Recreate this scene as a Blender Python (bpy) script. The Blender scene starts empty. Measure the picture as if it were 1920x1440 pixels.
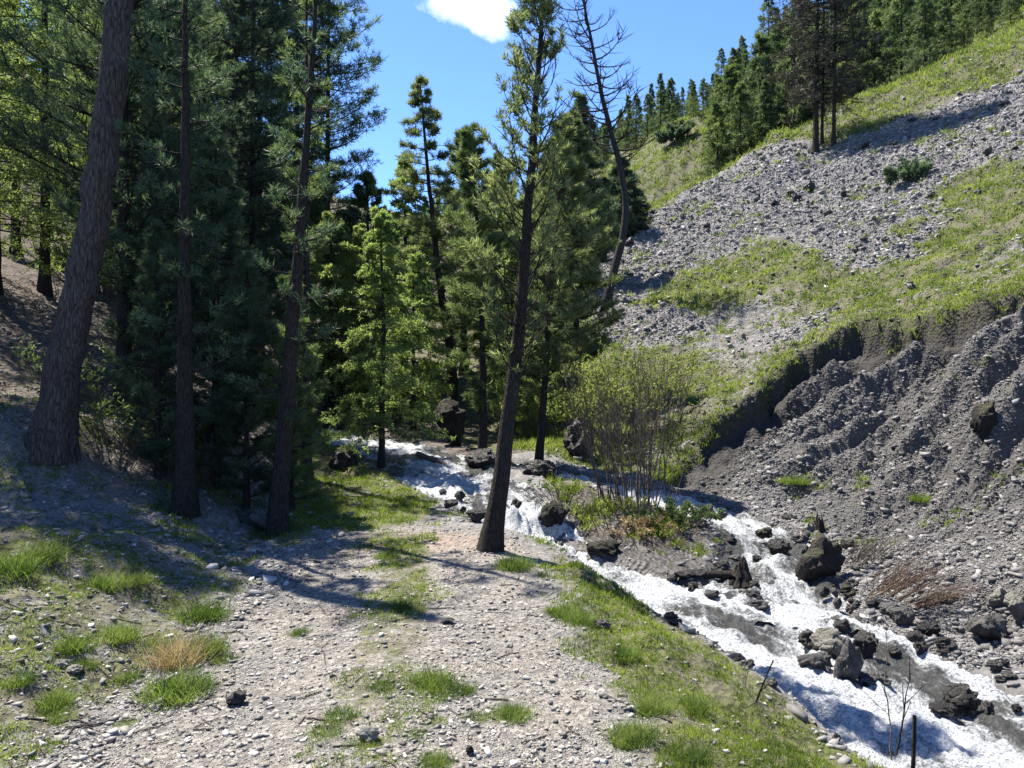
import bpy, bmesh, math, random
import numpy as np
from mathutils import Vector

rng = np.random.default_rng(7)
random.seed(7)
S = bpy.context.scene
COL = S.collection
F_PX, CX, CY, EYE = 1450.0, 960.0, 700.0, 1.6

def P(u, v, Y):
    """point seen at photo pixel (u, v) at distance Y"""
    return ((u-CX)/F_PX*Y, Y, EYE-(v-CY)/F_PX*Y)

# ------------------------------------------------------------------ noise
def _hash(ix, iy, seed):
    h = (ix.astype(np.int64)*374761393 + iy.astype(np.int64)*668265263 + seed*1274126177) & 0xffffffff
    h = ((h ^ (h >> 13))*1274126177) & 0xffffffff
    h = (h ^ (h >> 16)) & 0xffffffff
    return h.astype(np.float64)/4294967295.0

def vnoise(x, y, seed=0):
    ix = np.floor(x); iy = np.floor(y)
    fx = x-ix; fy = y-iy
    ux = fx*fx*fx*(fx*(fx*6-15)+10); uy = fy*fy*fy*(fy*(fy*6-15)+10)
    a = _hash(ix, iy, seed); b = _hash(ix+1, iy, seed)
    c = _hash(ix, iy+1, seed); d = _hash(ix+1, iy+1, seed)
    return (a+(b-a)*ux)+((c+(d-c)*ux)-(a+(b-a)*ux))*uy - 0.5

def fbm(x, y, octaves=4, seed=0, gain=.5):
    r = np.zeros_like(x); a = 1.0; f = 1.0
    for o in range(octaves):
        c, s = math.cos(o*.7), math.sin(o*.7)
        r += a*vnoise((x*c-y*s)*f, (x*s+y*c)*f, seed+o*17)
        a *= gain; f *= 2.03
    return r

def sstep(a, b, x):
    t = np.clip((x-a)/(b-a), 0, 1)
    return t*t*(3-2*t)

# ------------------------------------------------------------------ polylines and polygons in plan
def poly_dist(x, y, pts, closed=False):
    """distance to a polyline, the arc parameter (segment index + t) and the side (cross product)"""
    pts = np.asarray(pts, float)
    n = len(pts)
    best = np.full(x.shape, 1e18); par = np.zeros(x.shape); side = np.zeros(x.shape)
    for i in range(n if closed else n-1):
        ax, ay = pts[i][:2]; bx, by = pts[(i+1) % n][:2]
        dx, dy = bx-ax, by-ay
        L = dx*dx+dy*dy
        t = np.clip(((x-ax)*dx+(y-ay)*dy)/L, 0, 1)
        d = (x-ax-t*dx)**2+(y-ay-t*dy)**2
        m = d < best
        best = np.where(m, d, best); par = np.where(m, i+t, par)
        side = np.where(m, dx*(y-ay)-dy*(x-ax), side)
    return np.sqrt(best), par, side

def in_poly(x, y, pts):
    ins = np.zeros(x.shape, bool)
    n = len(pts)
    for i in range(n):
        ax, ay = pts[i][:2]; bx, by = pts[(i+1) % n][:2]
        c = ((ay > y) != (by > y)) & (x < (bx-ax)*(y-ay)/((by-ay) if abs(by-ay) > 1e-9 else 1e-9)+ax)
        ins ^= c
    return ins

def soft_poly(x, y, pts, w):
    d, _, _ = poly_dist(x, y, pts, True)
    sd = np.where(in_poly(x, y, pts), d, -d)
    return sstep(-w, w, sd)

# ------------------------------------------------------------------ the lie of the land
# stream centre lines: x, y, water level, half width
MAIN = np.array([(-13, 23, .75, .8), (-8.5, 20.5, .50, .8), (-4.6, 17.4, .24, .9), (-2.9, 15.0, .20, 1.0), (-1.55, 13.0, .13, .9),
                 (-.75, 11.2, .04, .75), (-.30, 9.9, -.05, .55), (-.02, 9.15, -.10, .40), (.16, 8.72, -.44, .40),
                 (.55, 8.35, -.50, .40), (1.05, 7.9, -.54, .45), (1.62, 7.15, -.60, .62), (2.25, 6.5, -.65, .95),
                 (2.6, 5.6, -.70, .92), (2.88, 4.85, -.75, .85), (3.1, 3.8, -.80, .8), (3.25, 2.5, -.88, .8),
                 (3.4, 0, -1.0, .8), (3.5, -10, -1.5, .8)])
SIDE = np.array([(-1.5, 13.5, .13, .5), (-.3, 13.5, .06, .32), (.55, 12.8, -.02, .30), (1.1, 12.2, -.10, .30), (1.8, 11.75, -.2, .35),
                 (2.6, 11.1, -.34, .42), (3.1, 10.1, -.42, .45), (3.1, 9.1, -.48, .50), (2.85, 8.3, -.54, .55),
                 (2.55, 7.5, -.60, .6), (2.35, 6.8, -.64, .7)])

def resample(pl, step):
    out = []
    for i in range(len(pl)-1):
        n = max(1, int(np.hypot(*(pl[i+1][:2]-pl[i][:2]))/step))
        for k in range(n):
            out.append(pl[i]+(pl[i+1]-pl[i])*k/n)
    out.append(pl[-1])
    return np.array(out)

def smooth_line(pl, it=30, step=.25):
    q = resample(pl, step)
    for _ in range(it):
        q[1:-1] = .25*q[:-2]+.5*q[1:-1]+.25*q[2:]
    return q
MAIN_S = smooth_line(MAIN, 3, .2)
SIDE_S = smooth_line(SIDE, 4, .2)

SCARP = [P(1250, 935, 12.4), P(1290, 868, 12.9), P(1345, 805, 13.5), P(1400, 752, 14.0), P(1450, 705, 14.6), P(1500, 664, 15.0),
         P(1560, 628, 15.1), P(1640, 606, 14.7), P(1720, 608, 13.9), P(1800, 588, 13.1), P(1920, 556, 12.3), P(2100, 490, 11.4), P(2500, 400, 10.0),
         P(3600, 200, 8)]

COMMON = [
    # path and near ground
    (-2, -10, -.1), (0, -10, 0), (.8, -4, 0), (-6, -10, .6), (-12, -8, 3), (7, -8, .5), (12, -8, 4), (8, 0, 2.3), (13, 0, 6),
    (0, 0, 0), (-2, 0, 0), (.9, 0, -.03), (1.4, 0, -.2), (-.6, 2.5, 0), (-1.9, 2.5, -.02), (.5, 3.2, -.01), (1.0, 3.4, -.05), (1.5, 3.6, -.22), (1.75, 4.2, -.38),
    (-.6, 4.6, 0), (-1.8, 4.6, 0), (.4, 4.6, -.02), (1.0, 5.0, -.1), (1.4, 5.2, -.28), (-.8, 5.8, 0), (.2, 6.1, -.02), (.75, 6.6, -.12), (1.0, 6.7, -.3), (-.97, 7.0, 0),
    (-.2, 7.1, -.02), (.15, 7.4, -.1), (-1.9, 6.0, 0), (-1.5, 8.9, .02), (-.75, 8.4, .0), (-.9, 9.4, .02), (-2.1, 11, .1), (-1.9, 12.2, .12), (-1.6, 10.6, .07), (-3.0, 13, .3), (-4.2, 15.2, .38),
    # left bank
    (-2.6, 5.2, .18), (-3.05, 4.6, .36), (-2.9, 3.3, .26), (-3.4, 5.6, .40), (-5, 3.3, 1.0), (-6, 0, .8), (-10, 2, 3), P(0, 1050, 6.0), P(0, 900, 7.5), P(60, 830, 8), P(0, 760, 9), P(0, 640, 11), P(0, 520, 14),
    P(-200, 420, 16), P(-300, 700, 8), P(200, 650, 12), P(250, 720, 11), P(300, 800, 10), P(350, 950, 8), P(430, 900, 9.5), P(520, 980, 8.2),
    P(580, 1090, 6.1), P(600, 900, 11.5), P(450, 760, 13.5), P(400, 690, 16), P(200, 560, 17), P(0, 430, 22), (-20, 30, 11), (-30, 20, 17),
    P(500, 760, 20), P(420, 660, 24), P(600, 740, 23), P(700, 740, 24), P(640, 690, 30),
    # far side of the stream, valley head
    P(720, 800, 17.2), P(840, 826, 16.0), P(920, 810, 17), P(950, 850, 14.8), P(1040, 845, 14.2), P(900, 760, 20), P(1000, 690, 21), P(1060, 600, 24), P(1090, 446, 37), P(1100, 640, 22),
    P(1100, 560, 25), P(1100, 770, 17), P(1130, 860, 14), P(1190, 880, 13.2), P(1180, 660, 19.5), P(1220, 760, 16),
    # island
    P(1050, 955, 10.2), P(1110, 945, 10.2), P(1200, 945, 10.3), P(1280, 985, 9.6), P(1130, 1000, 9.3), P(1210, 1010, 9.1), P(1060, 900, 11.8), P(1300, 1080, 8.1), P(1360, 1060, 8.4), P(1000, 890, 12.9),
    # beyond the ridge
    (3, 48, 8.0), (8, 48, 9.5), (12, 50, 11), (20, 54, 15), (27, 56, 20), (36, 54, 27), (50, 50, 38), (22, 66, 20), (12, 58, 13.2),
    P(1200, 392, 58), P(1260, 232, 72), P(1330, 250, 66), P(1190, 300, 72), P(1130, 300, 100), P(1260, 250, 110), P(1480, 150, 105), P(1700, 60, 85), P(1900, -10, 75), P(2200, -60, 60),
    P(1500, 150, 75), P(1050, 330, 90), P(900, 430, 90), P(750, 450, 90), P(600, 440, 80), P(400, 420, 60), P(250, 400, 45), P(0, 300, 45), P(-300, 150, 45),
    (-60, 60, 40), (-40, 100, 32), (0, 150, 24), (60, 160, 70), (120, 120, 85), (120, 40, 80), (60, 10, 38), (100, -10, 60), (-80, 0, 50), (-100, 200, 70), (0, 260, 40), (150, 260, 110), (-220, 260, 120), (230, 260, 140), (-40, -10, 18), (30, -10, 14),
]
UPPER = [P(1345, 740, 15.5), P(1300, 700, 17.2), P(1400, 600, 19.5), P(1300, 600, 20.5), P(1500, 500, 22.2), P(1300, 500, 26), P(1180, 540, 25.5),
         P(1600, 400, 26), P(1700, 350, 28), P(1800, 250, 32), P(1900, 150, 36), P(1400, 420, 31), P(1550, 300, 37), P(1250, 450, 32),
         P(1920, 62, 44), P(1740, 130, 45), P(1590, 200, 45), P(1440, 266, 43), P(1300, 346, 41), P(1200, 403, 39.5), P(2100, -20, 43), P(2300, -80, 42),
         P(1920, 300, 25), P(1920, 430, 18.5), P(1800, 470, 18.5), P(1700, 520, 18.2), P(1600, 560, 18.0), P(1500, 600, 18.0), P(2200, 300, 18)] + SCARP[1:]
def below(u, v, Y, dn=50):
    return P(u, v+dn, Y-.12)
LOWER = [P(1250, 935, 12.4), P(1300, 905, 12.6), P(1345, 893, 12.7), P(1400, 857, 13.1), P(1450, 812, 13.6), P(1500, 765, 14.1), P(1560, 724, 14.3), P(1640, 704, 14.0), P(1720, 694, 13.3), P(1800, 672, 12.5), P(1920, 632, 11.9), P(2100, 575, 11.1), P(2500, 440, 9.8), P(3600, 260, 8),
         P(1700, 800, 11.4), P(1850, 800, 9.9), P(1900, 1000, 8.0), P(1700, 1000, 9.2), P(1780, 900, 9.9), P(1900, 1150, 7.0), P(1500, 850, 12.3), P(1600, 750, 13.0), P(1400, 900, 12.1), P(1500, 975, 10.6), P(1600, 900, 11.0),
         P(1300, 930, 12.3), P(1600, 1010, 9.7), P(1660, 1110, 8.2), P(1800, 1150, 7.3), P(2000, 1000, 6.9), P(2000, 800, 9.0), P(2200, 900, 6.2), P(2500, 900, 5.2), (4.2, 5.2, -.55), (4.6, 4.0, -.55), (5.6, 4.0, .0), (5, 1, -.6), (6.5, 2, .8), (5.2, -6, -.9), P(1850, 680, 11.3), P(1720, 720, 12.7)]

class RBF:
    def __init__(s, pts):
        p = np.array(pts, float)
        s.c = p[:, :2].copy(); n = len(p)
        D = np.sqrt(((s.c[:, None]-s.c[None])**2).sum(2)+.25)
        A = np.zeros((n+3, n+3)); A[:n, :n] = D - np.eye(n)*1e-3
        A[:n, n] = 1; A[:n, n+1:] = s.c; A[n, :n] = 1; A[n+1:, :n] = s.c.T
        s.w = np.linalg.lstsq(A, np.r_[p[:, 2], 0, 0, 0], rcond=None)[0]
    def __call__(s, x, y):
        sh = x.shape; x = x.ravel(); y = y.ravel(); out = np.empty(len(x))
        n = len(s.c)
        for a in range(0, len(x), 20000):
            X = x[a:a+20000]; Y = y[a:a+20000]
            D = np.sqrt((X[:, None]-s.c[:, 0])**2+(Y[:, None]-s.c[:, 1])**2+.25)
            out[a:a+20000] = D@s.w[:n]+s.w[n]+s.w[n+1]*X+s.w[n+2]*Y
        return out.reshape(sh)
R_UP = RBF(COMMON+UPPER)
R_LO = RBF(COMMON+LOWER)
SCARP_XY = [p[:2] for p in SCARP]
PATH = [(-.7, -10), (-.7, 3.2), (-.72, 4.6), (-.8, 5.8), (-.95, 7.0), (-1.45, 8.9), (-1.9, 10.4)]

def stream_info(x, y):
    d1, p1, _ = poly_dist(x, y, MAIN_S); d2, p2, _ = poly_dist(x, y, SIDE_S)
    i1 = np.arange(len(MAIN_S)); i2 = np.arange(len(SIDE_S))
    a = d1-np.interp(p1, i1, MAIN_S[:, 3]); b = d2-np.interp(p2, i2, SIDE_S[:, 3])
    za = np.interp(p1, i1, MAIN_S[:, 2]); zb = np.interp(p2, i2, SIDE_S[:, 2])
    return np.where(a < b, a, b), np.where(a < b, za, zb)

def slump_side(x, y):
    """1 on the scree face below the scarp, 0 above it"""
    wob = fbm(x*1.4, y*1.4, 3, 91)*.35+fbm(x*4.5, y*4.5, 3, 93)*.09
    d, par, side = poly_dist(x, y, SCARP_XY)
    sd = np.where(side > 0, -d, d)+wob*sstep(0, .6, np.clip(par, 0, 3)/3)
    return sd

def H(x, y, full=True):
    x = np.asarray(x, float); y = np.asarray(y, float)
    sd = slump_side(x, y)
    low = sstep(-.07, .07, sd)
    up = R_UP(x, y); lo = R_LO(x, y)
    z = up*(1-low)+np.minimum(lo, up-.02*sstep(0, .3, sd))*low
    dist = np.hypot(x, y)
    ds, zw = stream_info(x, y)
    # roughness
    dp, _, _ = poly_dist(x, y, PATH)
    onpath = 1-sstep(.7, 1.5, dp)
    # the track itself is graded flat, with two faint wheel ruts
    lv = (1-sstep(1.15, 1.9, dp))*(1-sstep(8.5, 11, y))
    z = z*(1-lv)+(.02*np.exp(-(dp/.35)**2)-.012)*lv
    far = sstep(14, 40, dist)
    rough = (1-onpath)*(.5+.5*sstep(.0, 1.0, ds))
    z = z+fbm(x*.35, y*.35, 3, 3)*(.18*rough*(1-far*.3)+far*.35)*sstep(0, 2, dp+ds*.0)
    z = z+fbm(x*1.6, y*1.6, 3, 5)*.10*rough+fbm(x*5, y*5, 3, 8)*(.05*rough+.006)
    hill = sstep(2.5, 5, x+.36*(y-6)-2.6)*sstep(.2, 1.0, ds)
    strike = x*-.34+y*.94; fall = x*.94+y*.34
    rill = np.abs(fbm(strike*1.5+fall*.25, fall*.28, 3, 41))
    z = z-(.26-rill)*1.15*low*hill*sstep(.3, 1.0, ds)*sstep(.1, .6, sd)*(1-far)
    z = z+fbm(x*2.8, y*2.8, 4, 77, .6)*.16*hill*sstep(.3, 1.2, ds)
    z = z+fbm(x*.8, y*.8, 3, 23)*.42*hill*far
    z = z+fbm(x*6.5, y*6.5, 3, 29, .6)*.085*hill*(.45+.55*low)
    # channel
    z = np.where(ds < .5, np.maximum(z, zw+.05), z)
    bed = zw-.16+fbm(x*4, y*4, 3, 12)*.10
    t = sstep(-.14, .20+.12*fbm(x*2, y*2, 2, 14), ds)
    z = bed*(1-t)+z*t
    return z

def Hs(x, y):
    return float(H(np.array([x]), np.array([y]))[0])

def ray(u, v, y0=2.2, y1=120, water=False):
    """where the line of sight through photo pixel (u, v) meets the ground"""
    Y = np.exp(np.linspace(math.log(y0), math.log(y1), 900))
    X = (u-CX)/F_PX*Y; Z = EYE-(v-CY)/F_PX*Y
    h = H(X, Y)
    if water:
        ds, zw = stream_info(X, Y); h = np.where(ds < .05, np.maximum(h, zw), h)
    k = np.argmax(h >= Z) if (h >= Z).any() else len(Y)-1
    return float(X[k]), float(Y[k]), float(h[k])

def wpoly(pix):
    return [ray(u, v)[:2] for u, v in pix]

# ------------------------------------------------------------------ mesh helpers
def mesh_np(name, V, Fc, smooth=False):
    me = bpy.data.meshes.new(name)
    V = np.ascontiguousarray(V, np.float32); Fc = np.ascontiguousarray(Fc, np.int32)
    k = Fc.shape[1]
    me.vertices.add(len(V)); me.vertices.foreach_set('co', V.ravel())
    me.loops.add(Fc.size); me.loops.foreach_set('vertex_index', Fc.ravel())
    me.polygons.add(len(Fc)); me.polygons.foreach_set('loop_start', np.arange(0, Fc.size, k, dtype=np.int32))
    if smooth:
        me.polygons.foreach_set('use_smooth', np.ones(len(Fc), bool))
    me.update(calc_edges=True)
    return me

def link(name, me, mat, parent=None):
    o = bpy.data.objects.new(name, me)
    COL.objects.link(o)
    if mat and not me.materials:
        me.materials.append(mat)
    if parent:
        o.parent = parent
    return o

def tag(o, label=None, cat=None, group=None, kind=None):
    if label: o['label'] = label
    if cat: o['category'] = cat
    if group: o['group'] = group
    if kind: o['kind'] = kind
    return o

def empty(name, loc, rz=0):
    o = bpy.data.objects.new(name, None); COL.objects.link(o)
    o.location = loc; o.rotation_euler = (0, 0, rz); o.empty_display_size = .2
    return o

def copy_tree(o, loc, rz=0, sc=1.0):
    c = o.copy(); COL.objects.link(c); c.location = loc; c.rotation_euler = (0, 0, rz)
    c.scale = (sc, sc, sc) if not hasattr(sc, '__len__') else sc
    for ch in list(o.children):
        d = ch.copy(); COL.objects.link(d); d.parent = c
    return c

def attr(me, name, vals):
    a = me.attributes.new(name, 'FLOAT', 'POINT')
    a.data.foreach_set('value', np.ascontiguousarray(vals, np.float32))

def unit(v):
    return v/np.maximum(np.linalg.norm(v, axis=-1, keepdims=True), 1e-9)

def tubes(pts, rad, sides):
    """pts (B, P, 3), rad (B, P): one tapered tube per row; returns verts, quads"""
    B, n, _ = pts.shape
    tan = unit(np.gradient(pts, axis=1))
    ref = np.where(np.abs(tan[..., 2:3]) > .9, np.array([1., 0, 0]), np.array([0, 0, 1.]))
    a = unit(np.cross(tan, ref)); b = np.cross(tan, a)
    ang = np.arange(sides)/sides*2*math.pi
    V = pts[:, :, None]+rad[:, :, None, None]*(a[:, :, None]*np.cos(ang)[None, None, :, None]+b[:, :, None]*np.sin(ang)[None, None, :, None])
    idx = np.arange(B*n*sides).reshape(B, n, sides)
    q = np.stack([idx[:, :-1], np.roll(idx, -1, 2)[:, :-1], np.roll(idx, -1, 2)[:, 1:], idx[:, 1:]], -1)
    return V.reshape(-1, 3), q.reshape(-1, 4)

class Geo:
    def __init__(s): s.v = []; s.f = []; s.n = 0
    def add(s, V, Fc):
        s.v.append(V); s.f.append(Fc+s.n); s.n += len(V)
    def tube(s, pts, rad, sides):
        s.add(*tubes(pts, rad, sides))
    def mesh(s, name, smooth=False):
        return mesh_np(name, np.concatenate(s.v), np.concatenate(s.f), smooth)

def needles(c, d, K, L, W, spread, r, up=0.0):
    """K thin triangles fanning from each centre c (T,3) round direction d (T,3)"""
    T = len(c)
    d = unit(d)
    rnd = unit(r.normal(size=(T, K, 3)))
    dirs = unit(d[:, None]*(1-spread)+rnd*spread+np.array([0, 0, up]))
    ln = L*(.6+.7*r.random((T, K, 1)))
    side = unit(np.cross(dirs, unit(r.normal(size=(T, K, 3)))))
    base = c[:, None]+r.normal(size=(T, K, 3))*L*.18
    w = W*(.7+.6*r.random((T, K, 1)))
    mid = base+dirs*ln*.4
    V = np.stack([base, mid-side*w*.5, base+dirs*ln, mid+side*w*.5], 2).reshape(-1, 3)
    Fq = np.arange(T*K*4).reshape(-1, 4)
    return V, Fq

# ------------------------------------------------------------------ materials
def mat(name):
    m = bpy.data.materials.new(name); m.use_nodes = True
    nt = m.node_tree; nt.nodes.clear()
    return m, nt
def N(nt, typ, **kw):
    n = nt.nodes.new(typ)
    for k, v in kw.items():
        if k.startswith('i_'):
            n.inputs[k[2:].replace('_', ' ')].default_value = v
        else:
            setattr(n, k, v)
    return n
def ramp(nt, src, stops, interp='LINEAR'):
    r = nt.nodes.new('ShaderNodeValToRGB'); r.color_ramp.interpolation = interp
    el = r.color_ramp.elements
    while len(el) > 1: el.remove(el[-1])
    el[0].position = stops[0][0]; el[0].color = (*stops[0][1], 1)
    for p, c in stops[1:]:
        e = el.new(p); e.color = (*c, 1)
    nt.links.new(src, r.inputs[0])
    return r.outputs[0]
def mixc(nt, f, a, b, mode='MIX'):
    m = nt.nodes.new('ShaderNodeMix'); m.data_type = 'RGBA'; m.blend_type = mode
    for s, i in ((f, 0), (a, 6), (b, 7)):
        if hasattr(s, 'links') or isinstance(s, bpy.types.NodeSocket): nt.links.new(s, m.inputs[i])
        elif i == 0: m.inputs[0].default_value = s
        else: m.inputs[i].default_value = (*s, 1)
    return m.outputs[2]
def math_(nt, op, a, b=0.0, clamp=False):
    m = nt.nodes.new('ShaderNodeMath'); m.operation = op; m.use_clamp = clamp
    for s, i in ((a, 0), (b, 1)):
        if isinstance(s, bpy.types.NodeSocket): nt.links.new(s, m.inputs[i])
        else: m.inputs[i].default_value = s
    return m.outputs[0]
def pos(nt): return nt.nodes.new('ShaderNodeNewGeometry').outputs['Position']
def noise(nt, vec, scale, detail=4, rough=.6, out='Fac'):
    n = N(nt, 'ShaderNodeTexNoise'); n.inputs['Scale'].default_value = scale; n.inputs['Detail'].default_value = detail; n.inputs['Roughness'].default_value = rough
    if vec: nt.links.new(vec, n.inputs['Vector'])
    return n.outputs[out]
def voro(nt, vec, scale, feature='F1'):
    n = N(nt, 'ShaderNodeTexVoronoi', feature=feature); n.inputs['Scale'].default_value = scale
    nt.links.new(vec, n.inputs['Vector'])
    return n
def at(nt, name): return N(nt, 'ShaderNodeAttribute', attribute_name=name).outputs['Fac']
def finish(nt, bsdf):
    o = N(nt, 'ShaderNodeOutputMaterial'); nt.links.new(bsdf, o.inputs['Surface'])
def bump(nt, h, dist, strength=1.0):
    b = N(nt, 'ShaderNodeBump'); b.inputs['Distance'].default_value = dist; b.inputs['Strength'].default_value = strength
    nt.links.new(h, b.inputs['Height']); return b.outputs[0]
def pbsdf(nt, col, rough=.9, normal=None, spec=.3):
    b = N(nt, 'ShaderNodeBsdfPrincipled')
    if isinstance(col, bpy.types.NodeSocket): nt.links.new(col, b.inputs['Base Color'])
    else: b.inputs['Base Color'].default_value = (*col, 1)
    b.inputs['Roughness'].default_value = rough; b.inputs['Specular IOR Level'].default_value = spec
    if normal: nt.links.new(normal, b.inputs['Normal'])
    return b

def ground_material():
    m, nt = mat('ground_cover')
    p = pos(nt)
    v1 = voro(nt, p, 48); v2 = voro(nt, p, 20); v3 = voro(nt, p, 7)
    g1 = ramp(nt, v1.outputs['Color'], [(0, (.026, .024, .021)), (.35, (.115, .105, .091)), (.7, (.205, .187, .16)), (1, (.36, .335, .295))])
    g2 = ramp(nt, v2.outputs['Color'], [(0, (.035, .033, .032)), (.4, (.105, .099, .096)), (.8, (.18, .171, .164)), (1, (.32, .305, .29))])
    g3 = ramp(nt, v3.outputs['Color'], [(0, (.055, .053, .054)), (.5, (.125, .119, .118)), (1, (.21, .20, .195))])
    big = noise(nt, p, 1.3, 5)
    scree = mixc(nt, .45, g2, g3)
    scree = mixc(nt, math_(nt, 'MULTIPLY', ramp(nt, big, [(.35, (0, 0, 0)), (.65, (1, 1, 1))]), .45), scree, (.15, .141, .135))
    path_c = mixc(nt, .35, g1, g2)
    path_c = mixc(nt, math_(nt, 'MULTIPLY', ramp(nt, noise(nt, p, 2.2, 4), [(.4, (0, 0, 0)), (.7, (1, 1, 1))]), .35), path_c, (.22, .18, .135))
    path_c = mixc(nt, math_(nt, 'MULTIPLY', at(nt, 'red'), .35), path_c, (.30, .19, .13))
    scree = mixc(nt, math_(nt, 'MULTIPLY', at(nt, 'slide'), .7), scree, mixc(nt, noise(nt, p, 3.5, 6, .7), (.022, .020, .018), (.062, .057, .050)))
    col = mixc(nt, at(nt, 'path'), scree, path_c)
    # brown forest floor of needles
    fl = ramp(nt, noise(nt, p, 24, 6, .75), [(.32, (.018, .014, .011)), (.5, (.06, .045, .033)), (.7, (.16, .125, .092))])
    col = mixc(nt, at(nt, 'floor'), col, fl)
    # grassy turf
    gr = ramp(nt, noise(nt, p, 9, 6, .8), [(.3, (.018, .020, .009)), (.45, (.05, .055, .020)), (.58, (.095, .10, .034)), (.75, (.15, .135, .065))])
    gr = mixc(nt, math_(nt, 'MULTIPLY', ramp(nt, noise(nt, p, 2.7, 6, .75), [(.42, (0, 0, 0)), (.6, (1, 1, 1))]), .8), gr, (.10, .085, .064))
    gbreak = ramp(nt, math_(nt, 'ADD', at(nt, 'grass'), math_(nt, 'MULTIPLY', math_(nt, 'SUBTRACT', noise(nt, p, 5, 6, .8), .5), 1.3)), [(.42, (0, 0, 0)), (.58, (1, 1, 1))])
    col = mixc(nt, gbreak, col, gr)
    # bare earth in the scarp, darkened in colour to paint shade under the lip
    soil_shade = ramp(nt, noise(nt, p, 11, 6, .7), [(.3, (.012, .011, .010)), (.7, (.042, .037, .033))])
    col = mixc(nt, at(nt, 'soil_shade'), col, soil_shade)
    wet = at(nt, 'wet')
    col = mixc(nt, wet, col, mixc(nt, 1.0, col, (.38, .36, .34), 'MULTIPLY'))
    hgt = math_(nt, 'ADD', math_(nt, 'MULTIPLY', v2.outputs['Distance'], 1.0), math_(nt, 'MULTIPLY', noise(nt, p, 40, 5, .7), .5))
    b = bump(nt, hgt, .024, .9)
    bs = pbsdf(nt, col, .92, b, .25)
    r = math_(nt, 'SUBTRACT', .93, math_(nt, 'MULTIPLY', wet, .5)); nt.links.new(r, bs.inputs['Roughness'])
    finish(nt, bs.outputs[0]); return m

def rock_material(name, stops, sc=6, moss=0.0, rough=.85):
    m, nt = mat(name)
    tc = N(nt, 'ShaderNodeTexCoord').outputs['Object']; p = pos(nt)
    n1 = noise(nt, p, sc, 8, .7)
    col = ramp(nt, n1, stops)
    info = N(nt, 'ShaderNodeObjectInfo').outputs['Random']
    col = mixc(nt, math_(nt, 'MULTIPLY', info, .5), col, mixc(nt, 1.0, col, (.55, .53, .5), 'MULTIPLY'))
    if moss:
        nz = N(nt, 'ShaderNodeSeparateXYZ'); g = N(nt, 'ShaderNodeNewGeometry'); nt.links.new(g.outputs['Normal'], nz.inputs[0])
        f = ramp(nt, math_(nt, 'ADD', nz.outputs[2], math_(nt, 'MULTIPLY', noise(nt, p, 9, 5), .9)), [(.95, (0, 0, 0)), (1.25, (1, 1, 1))])
        f = math_(nt, 'MULTIPLY', f, moss)
        col = mixc(nt, f, col, (.11, .115, .04))
    vv = voro(nt, p, sc*2.2, 'DISTANCE_TO_EDGE')
    b = bump(nt, math_(nt, 'ADD', noise(nt, p, sc*4, 8, .8), math_(nt, 'MULTIPLY', math_(nt, 'MINIMUM', vv.outputs['Distance'], .12), 2.5)), .06, 1.0)
    finish(nt, pbsdf(nt, col, rough, b, .35).outputs[0]); return m

def stone_material(name, stops):
    """loose stones: every stone its own tone, by the random value stored on it"""
    m, nt = mat(name)
    col = ramp(nt, at(nt, 'tone'), stops)
    p = pos(nt)
    col = mixc(nt, .35, col, ramp(nt, noise(nt, p, 60, 4), [(.3, (.06, .057, .054)), (.7, (.26, .25, .235))]))
    finish(nt, pbsdf(nt, col, .9, None, .25).outputs[0]); return m

def bark_material(name, dark, light, sc=1.0):
    m, nt = mat(name)
    tc = N(nt, 'ShaderNodeTexCoord').outputs['Object']
    mp = N(nt, 'ShaderNodeMapping'); mp.inputs['Scale'].default_value = (38*sc, 38*sc, 8*sc); nt.links.new(tc, mp.inputs[0])
    n1 = noise(nt, mp.outputs[0], 1.0, 6, .7)
    v = voro(nt, mp.outputs[0], .8)
    wv = N(nt, 'ShaderNodeVectorMath', operation='ADD'); nt.links.new(mp.outputs[0], wv.inputs[0]); nt.links.new(noise(nt, mp.outputs[0], .9, 4, .6, 'Color'), wv.inputs[1])
    ve = voro(nt, wv.outputs[0], .95, 'DISTANCE_TO_EDGE')
    h = math_(nt, 'ADD', math_(nt, 'MULTIPLY', math_(nt, 'MINIMUM', ve.outputs['Distance'], .25), 1.5), n1)
    col = ramp(nt, math_(nt, 'MULTIPLY', h, .7), [(.3, dark), (.5, light), (.9, tuple(min(1, c*1.7) for c in light))])
    b = bump(nt, h, .03, 1.0)
    finish(nt, pbsdf(nt, col, .95, b, .15).outputs[0]); return m

def leaf_material(name, dark, mid, light, trans=.45, sc=2.0, tcol=None):
    m, nt = mat(name)
    p = pos(nt)
    n1 = math_(nt, 'ADD', math_(nt, 'MULTIPLY', noise(nt, p, sc, 3, .5), .55), math_(nt, 'MULTIPLY', noise(nt, p, sc*22, 2, .5), .45))
    col = ramp(nt, n1, [(.40, dark), (.5, mid), (.61, light)])
    d = pbsdf(nt, col, .6, None, .25)
    t = N(nt, 'ShaderNodeBsdfTranslucent')
    tc = mixc(nt, 1.0, col, tcol or (1.35, 1.5, .95), 'MULTIPLY')
    nt.links.new(tc, t.inputs['Color'])
    mx = N(nt, 'ShaderNodeMixShader'); mx.inputs[0].default_value = trans
    nt.links.new(d.outputs[0], mx.inputs[1]); nt.links.new(t.outputs[0], mx.inputs[2])
    finish(nt, mx.outputs[0]); return m

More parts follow.
